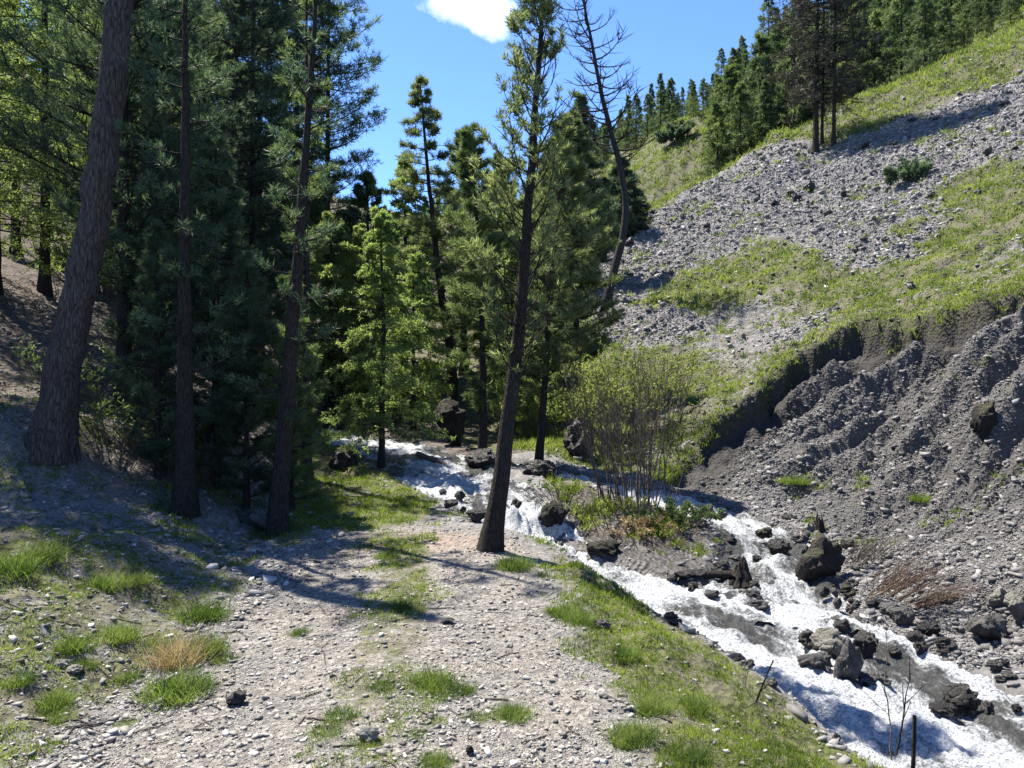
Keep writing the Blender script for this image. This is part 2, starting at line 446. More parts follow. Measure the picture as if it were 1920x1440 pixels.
def water_material():
    m, nt = mat('rushing_water')
    uv = N(nt, 'ShaderNodeUVMap').outputs[0]
    mp = N(nt, 'ShaderNodeMapping'); mp.inputs['Scale'].default_value = (2.6, 7.0, 1); nt.links.new(uv, mp.inputs[0])
    p = pos(nt)
    n1 = noise(nt, mp.outputs[0], 1.5, 7, .72)
    n2 = noise(nt, p, 13, 6, .8)
    n3 = noise(nt, p, 42, 4, .75)
    s = math_(nt, 'ADD', math_(nt, 'ADD', math_(nt, 'MULTIPLY', n1, .62), math_(nt, 'MULTIPLY', n2, .32)), math_(nt, 'MULTIPLY', n3, .32))
    s = math_(nt, 'ADD', s, math_(nt, 'MULTIPLY', math_(nt, 'SUBTRACT', at(nt, 'foam'), .49), .55))
    f = ramp(nt, s, [(.46, (0, 0, 0)), (.55, (.42, .42, .42)), (.66, (1, 1, 1))])
    wcol = ramp(nt, n2, [(.3, (.028, .029, .027)), (.55, (.085, .085, .079)), (.75, (.19, .19, .18))])
    b1 = bump(nt, math_(nt, 'ADD', n1, math_(nt, 'MULTIPLY', n2, .8)), .08, 1.0)
    w = pbsdf(nt, wcol, .12, b1, .5); w.inputs['IOR'].default_value = 1.33
    fo = pbsdf(nt, ramp(nt, n3, [(.36, (.24, .255, .27)), (.56, (.70, .715, .725))]), .55, bump(nt, math_(nt, 'ADD', n2, n3), .06, 1.0), .4)
    fo.inputs['Subsurface Weight'].default_value = 0.0
    mx = N(nt, 'ShaderNodeMixShader'); nt.links.new(f, mx.inputs[0])
    nt.links.new(w.outputs[0], mx.inputs[1]); nt.links.new(fo.outputs[0], mx.inputs[2])
    finish(nt, mx.outputs[0]); return m

M_GROUND = ground_material()
M_WATER = water_material()
M_ROCK = rock_material('grey_rock', [(.32, (.035, .033, .031)), (.5, (.105, .10, .094)), (.68, (.22, .21, .195))])
M_DARK = rock_material('dark_wet_rock', [(.32, (.015, .013, .012)), (.5, (.045, .041, .037)), (.68, (.11, .10, .09))], rough=.45)
M_PALE = rock_material('pale_rock', [(.3, (.14, .135, .11)), (.5, (.27, .255, .215)), (.7, (.40, .385, .33))])
M_MOSSY = rock_material('mossy_rock', [(.3, (.018, .015, .013)), (.5, (.04, .034, .028)), (.7, (.07, .06, .05))], moss=.35)
M_PEAT = rock_material('peat', [(.3, (.008, .007, .006)), (.5, (.02, .016, .013)), (.7, (.05, .04, .032))], moss=.12)
M_GRAVEL = stone_material('gravel_stones', [(0, (.042, .040, .037)), (.35, (.185, .171, .151)), (.8, (.32, .295, .258)), (1, (.56, .525, .475))])
M_SCREE = stone_material('scree_stones', [(0, (.05, .048, .048)), (.4, (.15, .142, .139)), (.85, (.27, .257, .248)), (1, (.48, .46, .44))])
M_BARK = bark_material('larch_bark', (.028, .023, .021), (.085, .068, .060))
M_BARK_D = bark_material('dark_bark', (.016, .013, .011), (.045, .037, .031), 1.6)
M_BARK_G = bark_material('grey_dead_bark', (.022, .019, .018), (.06, .054, .05), 1.5)
M_TWIG = bark_material('twig_bark', (.07, .055, .045), (.19, .16, .13), 3)
M_REDTWIG = bark_material('reddish_twig_bark', (.11, .065, .045), (.26, .18, .13), 3)
M_PINE = leaf_material('pine_needles', (.042, .062, .028), (.095, .130, .052), (.17, .205, .085), .5)
M_PINE_D = leaf_material('dark_pine_needles', (.030, .050, .034), (.066, .098, .058), (.115, .150, .085), .40)
M_PINE_G = leaf_material('grey_pine_needles', (.055, .070, .034), (.125, .146, .066), (.22, .24, .115), .5)
M_LARCH = leaf_material('larch_needles', (.08, .115, .036), (.17, .22, .072), (.27, .315, .12), .55)
M_LARCH_Y = leaf_material('fresh_larch_needles', (.08, .11, .032), (.18, .22, .072), (.29, .315, .13), .55)
M_FAR = leaf_material('far_conifer_needles', (.036, .056, .030), (.078, .108, .050), (.135, .168, .076), .45, .5)
M_FAR_L = leaf_material('far_larch_needles', (.052, .074, .030), (.10, .13, .050), (.16, .19, .078), .45, .5)
M_BROWN = leaf_material('brown_needles', (.030, .030, .024), (.058, .056, .043), (.095, .092, .068), .25, 2, (1.2, 1.1, .9))
M_WILLOW = leaf_material('willow_leaves', (.09, .10, .025), (.17, .19, .05), (.26, .26, .10), .5)
M_GRASS = leaf_material('grass_blades', (.05, .075, .010), (.125, .17, .022), (.225, .25, .05), .5, 3)
M_GRASS_S = leaf_material('slope_grass_blades', (.055, .075, .016), (.13, .165, .032), (.22, .235, .065), .48, 1.2)
M_TUFT = leaf_material('tuft_blades', (.035, .06, .012), (.095, .14, .026), (.19, .215, .065), .45, 6)
M_DRY = leaf_material('dry_grass_blades', (.17, .13, .06), (.28, .22, .11), (.40, .33, .19), .4, 6, (1.1, 1, .8))

# ------------------------------------------------------------------ ground sheet
def build_ground():
    ys = [-10.0]
    while ys[-1] < 250:
        y = ys[-1]
        ys.append(y+(.3 if y < 0 else .12 if y < 2.3 else (.04 if y < 8 else .034) if y < 11 else .003*y if y < 18 else .0045*y if y < 55 else .02*y))
    ys = np.array(ys); nx = 980
    s = np.linspace(-1, 1, nx)
    hw = 5.5+.82*np.maximum(ys, 0)+np.maximum(ys-60, 0)*.3
    X = s[None]*hw[:, None]; Y = np.repeat(ys[:, None], nx, 1)
    Z = H(X, Y)
    V = np.stack([X, Y, Z], -1).reshape(-1, 3)
    i = np.arange(len(ys)*nx).reshape(len(ys), nx)
    Fq = np.stack([i[:-1, :-1], i[:-1, 1:], i[1:, 1:], i[1:, :-1]], -1).reshape(-1, 4)
    me = mesh_np('ground', V, Fq, True)
    x, y = V[:, 0], V[:, 1]
    mk = masks(x, y)
    for k, v in mk.items(): attr(me, k, v)
    o = link('ground', me, M_GROUND)
    tag(o, kind='structure')
    return o

SCREE_PIX = [(1095, 452), (1200, 410), (1310, 350), (1440, 272), (1560, 280), (1640, 245), (1720, 222), (1840, 172), (1925, 135), (2100, 60), (2300, 160),
             (1925, 300), (1860, 300), (1800, 330), (1740, 400), (1680, 430), (1640, 480), (1550, 490), (1490, 440), (1400, 440), (1360, 470), (1300, 500), (1200, 545), (1120, 640), (1085, 560)]
PATCHES = [[(1130, 590), (1180, 572), (1290, 580), (1330, 610), (1270, 640), (1180, 640), (1110, 660)],
           [(1560, 470), (1640, 440), (1700, 440), (1780, 400), (1720, 480), (1600, 500)],
           [(1440, 640), (1520, 600), (1560, 590), (1500, 640)]]
GRASSY = [[(1660, 320), (1720, 300), (1760, 330), (1700, 360)], [(1400, 300), (1440, 280), (1500, 290), (1440, 310)]]
SCREE_W = wpoly(SCREE_PIX); PATCH_W = [wpoly(p) for p in PATCHES]

def masks(x, y):
    dp, par, _ = poly_dist(x, y, PATH)
    ds, zw = stream_info(x, y)
    sd = slump_side(x, y)
    z_n = fbm(x*.9, y*.9, 4, 51)
    hwid = np.interp(par, [0, 1, 2, 3, 4, 5, 6], [1.15, 1.1, 1.0, .95, .85, .6, .4])
    path = 1-sstep(-.15, .35, dp-hwid+z_n*.4)
    path *= 1-sstep(7.6, 8.6, y)
    low = sstep(-.06, .05, sd)
    rightside = (x > -1.0+0*y) & (x+.36*(y-6) > 2.9)
    scree = soft_poly(x, y, SCREE_W, .9)
    for p in PATCH_W: scree = np.maximum(scree, soft_poly(x, y, p, .5)*.8)
    grass = np.zeros_like(x)
    # the valley side across the stream
    hill = sstep(.25, .7, ds)*(x+.36*(y-6) > 2.4)*(y > 8)
    hill = np.maximum(hill, (y > 16)*(x > -1)*1.0)
    hill = np.maximum(hill, ((y > 45)*1.0))
    grass = np.maximum(grass, hill*np.clip(.76-.75*scree+fbm(x*.35, y*.35, 3, 57)*.55, .05, 1)*(1-low))
    grass = np.maximum(grass, hill*(1-low)*scree*.34*sstep(.02, .3, fbm(x*.45, y*.45, 3, 88))*(y > 14))
    grass = np.maximum(grass, hill*sstep(-.5, -.2, sd)*(sd < .02)*.95*(x > 2))
    grass = np.maximum(grass, .09*low*sstep(1.0, 2.0, sd))
    # verge between path and water
    verge = sstep(.85, 1.15, dp)*(x > -.2)*sstep(.12, .4, ds)*(y < 7.6)*(x < 2.6)
    grass = np.maximum(grass, verge*.80*np.interp(y, [0, 4.5, 7.2], [1, .9, .6]))
    # turf where the track ends
    tx = soft_poly(x, y, [(-2.75, 8.1), (-2.2, 7.4), (-1.4, 6.8), (-1.0, 7.4), (-.9, 9.2), (-1.3, 10.9), (-2.2, 12.3), (-3.6, 14.8), (-4.6, 15.2), (-3.6, 12), (-3.0, 9.6)], .35)
    grass = np.maximum(grass, tx*.95)
    # middle strip of the track and the left bank
    mid = (1-sstep(.1, .5, np.abs(dp)))*(y < 7.8)*np.interp(y, [3, 5], [.6, .74])
    grass = np.maximum(grass, mid)
    left = sstep(.9, 1.4, dp)*(x < -1.5)*(y < 9.5)
    grass = np.maximum(grass, left*np.interp(y, [0, 5.2, 6.5], [.58, .58, .38]))
    isl = soft_poly(x, y, [(.5, 10.0), (.9, 9.0), (1.9, 8.9), (2.4, 9.4), (2.3, 10.4), (1.3, 10.9), (.6, 11.6)], .2)
    grass = np.maximum(grass, isl*.34)
    floor = sstep(-2.2, -3.4, x+.05*y)*sstep(7.0, 9.0, y)*.9
    floor = np.maximum(floor, (y > 14)*(x < 2.5)*(y < 45)*.8*(1-scree))
    floor = np.maximum(floor, isl*.95)
    floor = floor*(1-grass*.4)
    left_slope = (x < -4.5)*(y > 9)*1.0
    wet = 1-sstep(.0, .22, ds)
    wet = np.maximum(wet, soft_poly(x, y, [(.4, 10.6), (.6, 8.9), (1.4, 7.9), (2.2, 7.2), (2.6, 8.4), (2.7, 9.6), (1.8, 10.9)], .25))
    soil_shade = (1-sstep(.1, .62, np.abs(sd-.22)))*sstep(.3, 1.5, ds)*(x > 2)  # earth band below the scarp lip that carries the painted shade
    red = np.exp(-(((x+.75)/.55)**2+((y-7.35)/.45)**2))+np.exp(-(((x+1.9)/.45)**2+((y-7.0)/.4)**2))
    slide = low*(x > 2)*sstep(.3, 1, ds)*(y < 17)
    return dict(slide=slide, path=path, grass=np.clip(grass, 0, 1)*(1-.8*path*(1-mid/.7*.7)), floor=floor*(1-path), wet=wet, soil_shade=soil_shade*.85, red=np.clip(red, 0, 1))

build_ground()

# ------------------------------------------------------------------ stream
def ribbon(pl, step, across, seed):
    q = smooth_line(pl, 3, .2)
    L = np.r_[0, np.cumsum(np.hypot(*(q[1:, :2]-q[:-1, :2]).T))]
    s = np.arange(0, L[-1], step)
    x = np.interp(s, L, q[:, 0]); y = np.interp(s, L, q[:, 1]); z = np.interp(s, L, q[:, 2]); w = np.interp(s, L, q[:, 3])
    for _ in range(12):
        for a in (x, y): a[1:-1] = (a[:-2]+2*a[1:-1]+a[2:])/4
    tx, ty = np.gradient(x), np.gradient(y); l = np.hypot(tx, ty); nx, ny = -ty/l, tx/l
    slope = -np.gradient(z)/np.gradient(s)
    t = np.linspace(-1, 1, across)
    W = w+.30
    X = x[:, None]+nx[:, None]*W[:, None]*t; Y = y[:, None]+ny[:, None]*W[:, None]*t
    Sg = np.repeat(s[:, None], across, 1); Tg = W[:, None]*t[None]
    turb = np.clip(.5+slope*2.5, .4, 1.6)[:, None]
    n = fbm(Sg*1.6, Tg*3.5, 4, seed, .6)*.11*turb+fbm(X*7, Y*7, 4, seed+5, .65)*.10*turb-np.abs(fbm(Sg*2.5, Tg*5, 3, seed+9))*.06
    Z = z[:, None]+n+.015
    foam = .44+np.clip(slope, 0, .6)[:, None]*1.1+fbm(Sg*.8, Tg*2.0, 4, seed+3, .6)*.85-.10*sstep(.3, .9, Tg*0+np.abs(t)[None])
    V = np.stack([X, Y, Z], -1).reshape(-1, 3)
    i = np.arange(len(s)*across).reshape(len(s), across)
    Fq = np.stack([i[:-1, 1:], i[:-1, :-1], i[1:, :-1], i[1:, 1:]], -1).reshape(-1, 4)
    return V, Fq, np.stack([Sg, Tg], -1).reshape(-1, 2), foam.ravel()

def build_water():
    V1, F1, U1, f1 = ribbon(MAIN, .03, 72, 200)
    V2, F2, U2, f2 = ribbon(SIDE, .03, 40, 300)
    V2[:, 2] -= .012; U2 = U2+50
    V = np.concatenate([V1, V2]); Fq = np.concatenate([F1, F2+len(V1)]); U = np.concatenate([U1, U2]); fm = np.concatenate([f1, f2])
    k = np.exp(-((V[:, 0]-2.6)**2/.5+(V[:, 1]-4.3)**2/.5))*0
    me = mesh_np('water', V, Fq, True)
    attr(me, 'foam', np.clip(fm+k, 0, 1.3))
    uvl = me.uv_layers.new(name='flow')
    li = np.empty(len(me.loops), np.int32); me.loops.foreach_get('vertex_index', li)
    uvl.data.foreach_set('uv', U[li].astype(np.float32).ravel())
    o = link('water', me, M_WATER); tag(o, kind='structure')
build_water()

# ------------------------------------------------------------------ loose stones
def ico(sub):
    bm = bmesh.new(); bmesh.ops.create_icosphere(bm, subdivisions=sub, radius=1)
    bm.verts.ensure_lookup_table()
    V = np.array([v.co[:] for v in bm.verts]); Fc = np.array([[v.index for v in f.verts] for f in bm.faces])
    bm.free(); return V, Fc
ICO1 = (np.array([(a, b, c) for a in (-.6, .6) for b in (-.6, .6) for c in (-.6, .6)], float),
        np.array([(0, 1, 3), (0, 3, 2), (4, 6, 7), (4, 7, 5), (0, 4, 5), (0, 5, 1), (2, 3, 7), (2, 7, 6), (0, 2, 6), (0, 6, 4), (1, 5, 7), (1, 7, 3)]))
ICO3 = ico(4)

def stones(name, x, y, size, m, sink=.2, flat=.6, tone=1.0):
    n = len(x); V0, F0 = ICO1
    z = H(x, y)
    r = rng
    sc = size[:, None]*np.stack([.8+.9*r.random(n), .6+.5*r.random(n), flat*(.5+.7*r.random(n))], -1)
    V = (V0[None]*(.55+.7*r.random((n, len(V0), 1)))+(r.random((n, len(V0), 3))-.5)*.5)*sc[:, None]
    a = r.random(n)*6.283; c, s = np.cos(a)[:, None], np.sin(a)[:, None]
    tl = (r.random(n)-.5)*.9; ct, st = np.cos(tl)[:, None], np.sin(tl)[:, None]
    X, Y, Z = V[..., 0], V[..., 1], V[..., 2]
    X, Z = X*ct-Z*st, X*st+Z*ct
    X, Y = X*c-Y*s, X*s+Y*c
    V = np.stack([X+x[:, None], Y+y[:, None], Z+z[:, None]+sc[:, 2:3]*(.5-sink)], -1)
    Fc = (F0[None]+(np.arange(n)*len(V0))[:, None, None]).reshape(-1, 3)
    me = mesh_np(name, V.reshape(-1, 3), Fc)
    attr(me, 'tone', np.repeat(r.random(n)*tone, len(V0)))
    o = link(name, me, m); return o

def scatter(n, x0, x1, y0, y1, dens):
    """n candidate points spread evenly over the view's wedge, kept with probability dens(x, y)"""
    y = np.exp(rng.uniform(math.log(y0), math.log(y1), n)) if y0 > 0 else rng.uniform(y0, y1, n)
    x = rng.uniform(x0, x1, n)*y
    k = rng.random(n) < dens(x, y)
    return x[k], y[k]

def d_gravel(x, y):
    m = masks(x, y); ds, _ = stream_info(x, y)
    return np.clip(m['path']*.9+(x < -1.2)*.9*(1-m['grass'])+.25, 0, 1)*(.5+.5*sstep(-.25, .2, fbm(x*2.3, y*2.3, 3, 71)))*(1-m['grass']*.85)*(ds > .12)
gx, gy = scatter(420000, -.85, .45, 2.4, 10.5, d_gravel)
gsz = .0017+.0026*rng.random(len(gx))**2+.014*rng.random(len(gx))**34
gsz = gsz*np.where(gx < -1.7, 1.5, 1.0)
tag(stones('gravel', gx, gy, gsz*1.25, M_GRAVEL, .05), 'loose grey and beige gravel strewn over the footpath and its edge', 'gravel', kind='stuff')

def d_scree(x, y):
    m = masks(x, y); ds, _ = stream_info(x, y); sd = slump_side(x, y)
    low = (sd > .35)*(x > 2.4)
    sc = soft_poly(x, y, SCREE_W, .6)
    for p in PATCH_W: sc = np.maximum(sc, soft_poly(x, y, p, .4))
    low = low*(.45+.55*sstep(-.2, .15, fbm(x*1.3, y*1.3, 3, 66)+.04))
    up = (x+.36*(y-6) > 2.9)*(sd < 0)*.10
    return np.clip(low*.9+sc*.9+up, 0, 1)*(ds > .05)*(1-m['soil_shade']*.45)
sx, sy = scatter(700000, .05, .82, 6.0, 46, d_scree)
ssz = .85*(.0007+.0011*rng.random(len(sx))**2.5+.005*rng.random(len(sx))**45)*(4+sy*.62)
tag(stones('scree', sx, sy, ssz*1.15, M_SCREE, .15, .8, np.where((slump_side(sx, sy) > -.1)*(slump_side(sx, sy) < .7)*(sy < 17), .25, np.where((slump_side(sx, sy) > .1)*(sy < 17), .74, 1.0))), 'grey broken scree covering the hillside across the stream', 'scree', kind='stuff')

def d_bank(x, y):
    ds, _ = stream_info(x, y)
    return ((ds > -.25)*(ds < .5))*np.where(x > 2.2, .9, .35)
bx_, by_ = scatter(16000, -.35, .75, 3.5, 17, d_bank)
bsz = .010+.022*rng.random(len(bx_))**3+.04*rng.random(len(bx_))**12
tag(stones('cobbles', bx_, by_, bsz*1.2, M_SCREE, .25, .7), 'small wet cobbles and pebbles along the stream margins', 'cobbles', kind='stuff')

def d_floor(x, y):
    return ((x < -1.6)*.6)
lx, ly = scatter(14000, -.85, -.15, 5.5, 15, d_floor)
lsz = .005+.010*rng.random(len(lx))**3+.05*rng.random(len(lx))**22
tag(stones('rubble', lx, ly, lsz*1.2, M_SCREE, .3, .6), 'grey rubble scattered over the shaded left bank under the pines', 'rubble', kind='stuff')

# ------------------------------------------------------------------ grass
def blades(x, y, z, K, L, W, r, lean=.45):
    n = len(x); L = np.broadcast_to(np.asarray(L, float), (n,)); W = np.broadcast_to(np.asarray(W, float), (n,))
    base = np.stack([x, y, z-.01], -1)[:, None]+np.concatenate([r.normal(size=(n, K, 2))*(L*.28)[:, None, None], np.zeros((n, K, 1))], -1)
    d = r.normal(size=(n, K, 3))*lean; d[..., 2] = 1; d = unit(d)
    ln = (L[:, None]*(.45+.75*r.random((n, K))))[..., None]
    a = r.random((n, K))*6.283; side = np.stack([np.cos(a), np.sin(a), 0*a], -1)
    w = (W[:, None]*(.7+.6*r.random((n, K))))[..., None]
    bend = d.copy(); bend[..., 2] *= .55; bend = unit(bend)
    m1 = base+d*ln*.55
    tip = m1+bend*ln*.45
    V = np.stack([base-side*w*.5, base+side*w*.5, m1+side*w*.4, tip, m1-side*w*.4], 2)
    i = np.arange(n*K)*5
    # one quad and a tip quad (tip is a thin kite)
    q1 = np.stack([i, i+1, i+2, i+4], -1); q2 = np.stack([i+4, i+2, i+3, i+3], -1)
    t = np.concatenate([q1[:, [0, 1, 2]], q1[:, [0, 2, 3]], q2[:, [0, 1, 2]]])
    return V.reshape(-1, 3), t

def d_grass(x, y):
    m = masks(x, y); ds, _ = stream_info(x, y)
    g = np.clip(m['grass']+fbm(x*2.5, y*2.5, 4, 61, .7)*.9, 0, 1)
    return np.where(m['grass'] < .08, 0, np.where(x > 2.6, sstep(.42, .85, g), sstep(.33, .72, g)))*(ds > .1)
hx, hy = scatter(120000, -.75, .62, 2.4, 15, d_grass)
k = hx < 3.4
hx, hy = hx[k], hy[k]
vg = (hx > .2)*1.0
hl = (.018+.036*rng.random(len(hx)))*(1+.25*vg)*np.clip(hy/6, .75, 1.5)
V, T = blades(hx, hy, H(hx, hy), 7, hl, .0042*np.clip(hy/5, .8, 2), rng)
tag(link('grass', mesh_np('grass', V, T), M_GRASS), 'fresh green grass on the verge beside the path', 'grass', kind='stuff')
hx, hy = scatter(170000, .0, .75, 9, 85, d_grass)
hl = (.05+.15*rng.random(len(hx))**1.5)*np.clip(hy/22, .75, 2.6)
V, T = blades(hx, hy, H(hx, hy), 6, hl, .018*np.clip(hy/20, .7, 3), rng, .6)
tag(link('hillside_grass', mesh_np('hillside_grass', V, T), M_GRASS_S), 'yellow green turf on the steep hillside across the stream', 'grass', kind='stuff')

# fallen twigs on the track and bank: too many to count
def fallen_twigs():
    r = np.random.default_rng(77)
    x, y = scatter(1500, -.8, .3, 2.4, 11, lambda x, y: np.where(x < -1.4, .8, .25)*(stream_info(x, y)[0] > .15))
    n = len(x); a = r.random(n)*6.283; L = (.03+.16*r.random(n)**2)
    t = np.linspace(-.5, .5, 4)
    px = x[:, None]+np.cos(a)[:, None]*L[:, None]*t; py = y[:, None]+np.sin(a)[:, None]*L[:, None]*t
    px[:, 1] += r.normal(size=n)*L*.06; py[:, 2] += r.normal(size=n)*L*.06
    pts = np.stack([px, py, H(px, py)+.006], -1)
    V, Fq = tubes(pts, np.full((n, 4), .0028)*(.6+r.random((n, 1))), 4)
    tag(link('twigs', mesh_np('twigs', V, Fq), M_TWIG), 'fallen dry twigs littering the track and the left bank', 'twigs', kind='stuff')
fallen_twigs()

# individual tufts
def tuft_mesh(name, n, h, rad, seed, w=.0036):
    n = int(n*1.5)
    r = np.random.default_rng(seed)
    a = r.random(n)*6.283; q = rad*np.sqrt(r.random(n))
    x, y = np.cos(a)*q, np.sin(a)*q
    L = h*(1-.45*(q/rad)**2)
    V, T = blades(x, y, np.zeros(n), 5, L, w, r, .55)
    V[:, 0] += x.repeat(25)*V[:, 2]*2.2; V[:, 1] += y.repeat(25)*V[:, 2]*2.2
    return mesh_np(name, V, T)
TUFTS = [tuft_mesh('grass_tuft', 170, .16, .10, 11), tuft_mesh('grass_tuft', 120, .11, .10, 12), tuft_mesh('grass_tuft', 90, .19, .07, 13), tuft_mesh('dry_tuft', 110, .26, .10, 14, .004)]
TUFT_LIST = [
    (330, 1305, 0, 1.35, 'broad dark green grass tuft at the left edge of the gravel path'),
    (96, 1320, 0, .8, 'round bright grass tuft low on the stony left bank'),
    (105, 1350, 1, .9, 'flat pale grass tuft just in front of the round tuft on the left bank'),
    (33, 1278, 1, .8, 'small rounded grass tuft nearest the left border of the scene'),
    (218, 1195, 0, .95, 'vivid green dome of grass alone among stones on the left bank'),
    (140, 1215, 2, .9, 'upright grass tuft between the vivid dome and the left border'),
    (150, 1250, 1, .7, 'low ragged tuft directly below the upright tuft on the left bank'),
    (235, 1268, 1, .75, 'dull olive tuft between stones behind the broad dark tuft'),
    (75, 1050, 2, 1.3, 'tall sunlit grass tuft highest on the left bank'),
    (20, 1075, 2, 1.3, 'tall grass tuft at the shade edge beside the left border'),
    (195, 1105, 2, 1.1, 'grass tuft at the edge of the pine shade on the left bank'),
    (250, 1090, 1, 1.1, 'small tuft inside the pine shade on the left bank'),
    (375, 1160, 2, 1.4, 'tall leafy tuft where the left bank meets the track'),
    (380, 1225, 2, 1.2, 'bright upright tuft beside the dry straw tuft'),
    (330, 1240, 3, 1.1, 'dry straw coloured grass tuft beside the track'),
    (290, 1215, 1, 1.0, 'green tuft on the bank side of the dry straw tuft'),
    (420, 1240, 1, .8, 'flat tuft on the track side of the dry straw tuft'),
    (560, 1190, 2, .55, 'thin lone grass sprig in the left wheel track'),
    (810, 1285, 0, 1.0, 'largest bright green tuft in the middle of the path'),
    (820, 1310, 1, .8, 'low tuft in front of the largest tuft of the path'),
    (870, 1300, 2, .6, 'slim tuft just right of the largest tuft of the path'),
    (720, 1290, 1, .75, 'brownish green tuft left of the largest tuft of the path'),
    (640, 1345, 1, .8, 'rounded tuft at the path middle toward the left wheel track'),
    (960, 1345, 0, .75, 'double headed tuft on the right side of the path middle'),
    (890, 1350, 1, .65, 'ragged little tuft beside the double headed tuft'),
    (818, 1355, 1, .55, 'tiny round tuft alone on the grey gravel'),
    (778, 1380, 1, .6, 'small tuft below the tiny round tuft on the gravel'),
    (815, 1432, 0, .6, 'bright tuft at the very bottom of the path'),
    (680, 1395, 1, .7, 'mossy low tuft beside a pale stone near the bottom of the path'),
    (610, 1380, 1, .8, 'spreading pale tuft on the left of the path middle'),
    (965, 1065, 0, 1.3, 'thick grass tuft at the foot of the leaning pine above the water'),
    (1062, 1155, 0, 1.0, 'round green tuft at the right edge of the path'),
    (1188, 1385, 0, .9, 'dark based grass tuft on the right path edge near the bottom'),
    (1090, 1170, 2, .9, 'loose tuft beside the round tuft at the right path edge'),
    (725, 1045, 1, 1.1, 'bright low tuft where the middle strip of the track fades out'),
    (755, 1140, 2, .75, 'slender grass clump along the middle strip of the track'),
    (235, 1360, 1, .5, 'tiny sprout at the lower left edge of the path'),
    (1170, 1230, 0, .85, 'plump tuft leading the green verge beside the path'),
    (1215, 1330, 0, .85, 'thick dark based tuft in the middle of the green verge'),
    (1300, 1330, 2, .85, 'rounded lush tuft on the stream side of the green verge'),
    (1290, 1425, 0, .85, 'lush tuft at the bottom of the green verge'),
    (1730, 945, 1, 1.6, 'lone green tuft growing on the bare lower scree face'),
    (1490, 915, 1, 2.0, 'mossy green tuft on the gully rib of the scree face'),
]
for i, (u, v, k, sc, lab) in enumerate(TUFT_LIST):
    x, y, z = ray(u, v)
    o = link('grass_tuft', TUFTS[k], M_DRY if k == 3 else M_TUFT)
    o.location = (x, y, z-.01); o.rotation_euler = (0, 0, i*1.3); o.scale = (sc*.92, sc*.92, sc*.78)
    tag(o, lab, 'grass tuft', 'separate grass tufts')

# ------------------------------------------------------------------ rocks
def rock_mesh(seed, cuts=11):
    r = np.random.default_rng(seed)
    V, Fc = ICO3; V = V.copy()
    for _ in range(cuts):
        n = unit(r.normal(size=3)); d = r.uniform(.52, .85)
        V -= np.maximum(0, V@n-d)[:, None]*n
    V *= (1+.16*fbm(V[:, 0]*2+seed, V[:, 1]*2+V[:, 2]*1.7, 4, seed)[:, None])
    V *= (1+.30*fbm(V[:, 0]*4+seed, V[:, 1]*4+V[:, 2]*3.7, 5, seed+3, .62)[:, None])
    V -= unit(V)*(np.abs(fbm(V[:, 0]*2.2+V[:, 2]*1.5, V[:, 1]*2.2-V[:, 2], 3, seed+8))[:, None] < .035)*.07
    lo, hi = V.min(0), V.max(0)
    V = (V-(lo+hi)/2)/(hi-lo)
    V[:, 2] += .5
    return mesh_np('rock', V, Fc, False)
ROCKS = [rock_mesh(20+i) for i in range(9)]
MCOPY = {}
def rock(u, v, w, h, k, m, label, group=None, name='rock', sink=.12, dep=.9, rz=None, at_=None, tilt=0):
    """a rock whose foot shows at photo pixel (u, v), w by h photo pixels in size"""
    x, y, z = at_ or ray(u, v, water=True)
    W = w/F_PX*y; Hh = h/F_PX*y*1.1
    key = (k, m.name)
    if key not in MCOPY:
        me = ROCKS[k].copy(); me.materials.clear(); me.materials.append(m); MCOPY[key] = me
    o = link(name, MCOPY[key], None)
    o.location = (x, y+W*dep*.35, z-Hh*sink); o.scale = (W, W*dep, Hh*(1+sink))
    o.rotation_euler = (tilt, 0, (rz if rz is not None else random.uniform(-.4, .4)))
    tag(o, label, 'rock', group); return o
G1 = 'rocks in and beside the stream'
rock(1550, 1094, 92, 82, 1, M_MOSSY, 'large dark boulder with mossy top at the far edge of the stream', G1, 'boulder', rz=0)
rock(1598, 1288, 54, 82, 1, M_ROCK, 'tall grey pointed rock standing in midstream', G1)
rock(1565, 1235, 74, 46, 2, M_PALE, 'pale yellowish slab leaning behind the tall midstream rock', G1)
rock(1538, 1268, 62, 34, 3, M_ROCK, 'rounded grey rock left of the tall midstream rock', G1)
rock(1630, 1236, 46, 44, 4, M_DARK, 'dark rock touching the pale slab on its far right', G1)
rock(1645, 1290, 70, 20, 5, M_ROCK, 'flat grey rock low in the water beside the tall midstream rock', G1)
rock(1522, 1220, 44, 34, 6, M_DARK, 'small dark rock at the upstream end of the midstream rock pile', G1)
rock(1582, 1190, 30, 24, 7, M_DARK, 'single black rock in white water above the midstream rock pile', G1)
rock(1731, 1236, 26, 26, 8, M_DARK, 'round black rock at the right end of a white ripple', G1)
rock(1722, 1208, 34, 20, 0, M_DARK, 'black rock just upstream of the round black rock', G1)
rock(1812, 1336, 66, 44, 2, M_DARK, 'square dark block in the near right of the stream', G1)
rock(1856, 1348, 26, 28, 5, M_DARK, 'small dark rock beside the square dark block', G1)
rock(1778, 1348, 50, 22, 3, M_DARK, 'low dark rock upstream of the square dark block', G1)
rock(1868, 1208, 68, 46, 3, M_ROCK, 'large rounded grey rock by the still pool on the far bank', G1)
rock(1916, 1172, 48, 56, 4, M_PALE, 'pale angular slab standing at the right border on the far bank', G1)
rock(1884, 1140, 42, 34, 1, M_PALE, 'pale pointed stone behind the large rounded rock of the pool', G1)
rock(1788, 1132, 46, 16, 5, M_PALE, 'flat pale stone on the rubble above the far bank', G1)
rock(1780, 1222, 44, 22, 6, M_DARK, 'dark wet rock at the outlet of the still pool', G1)
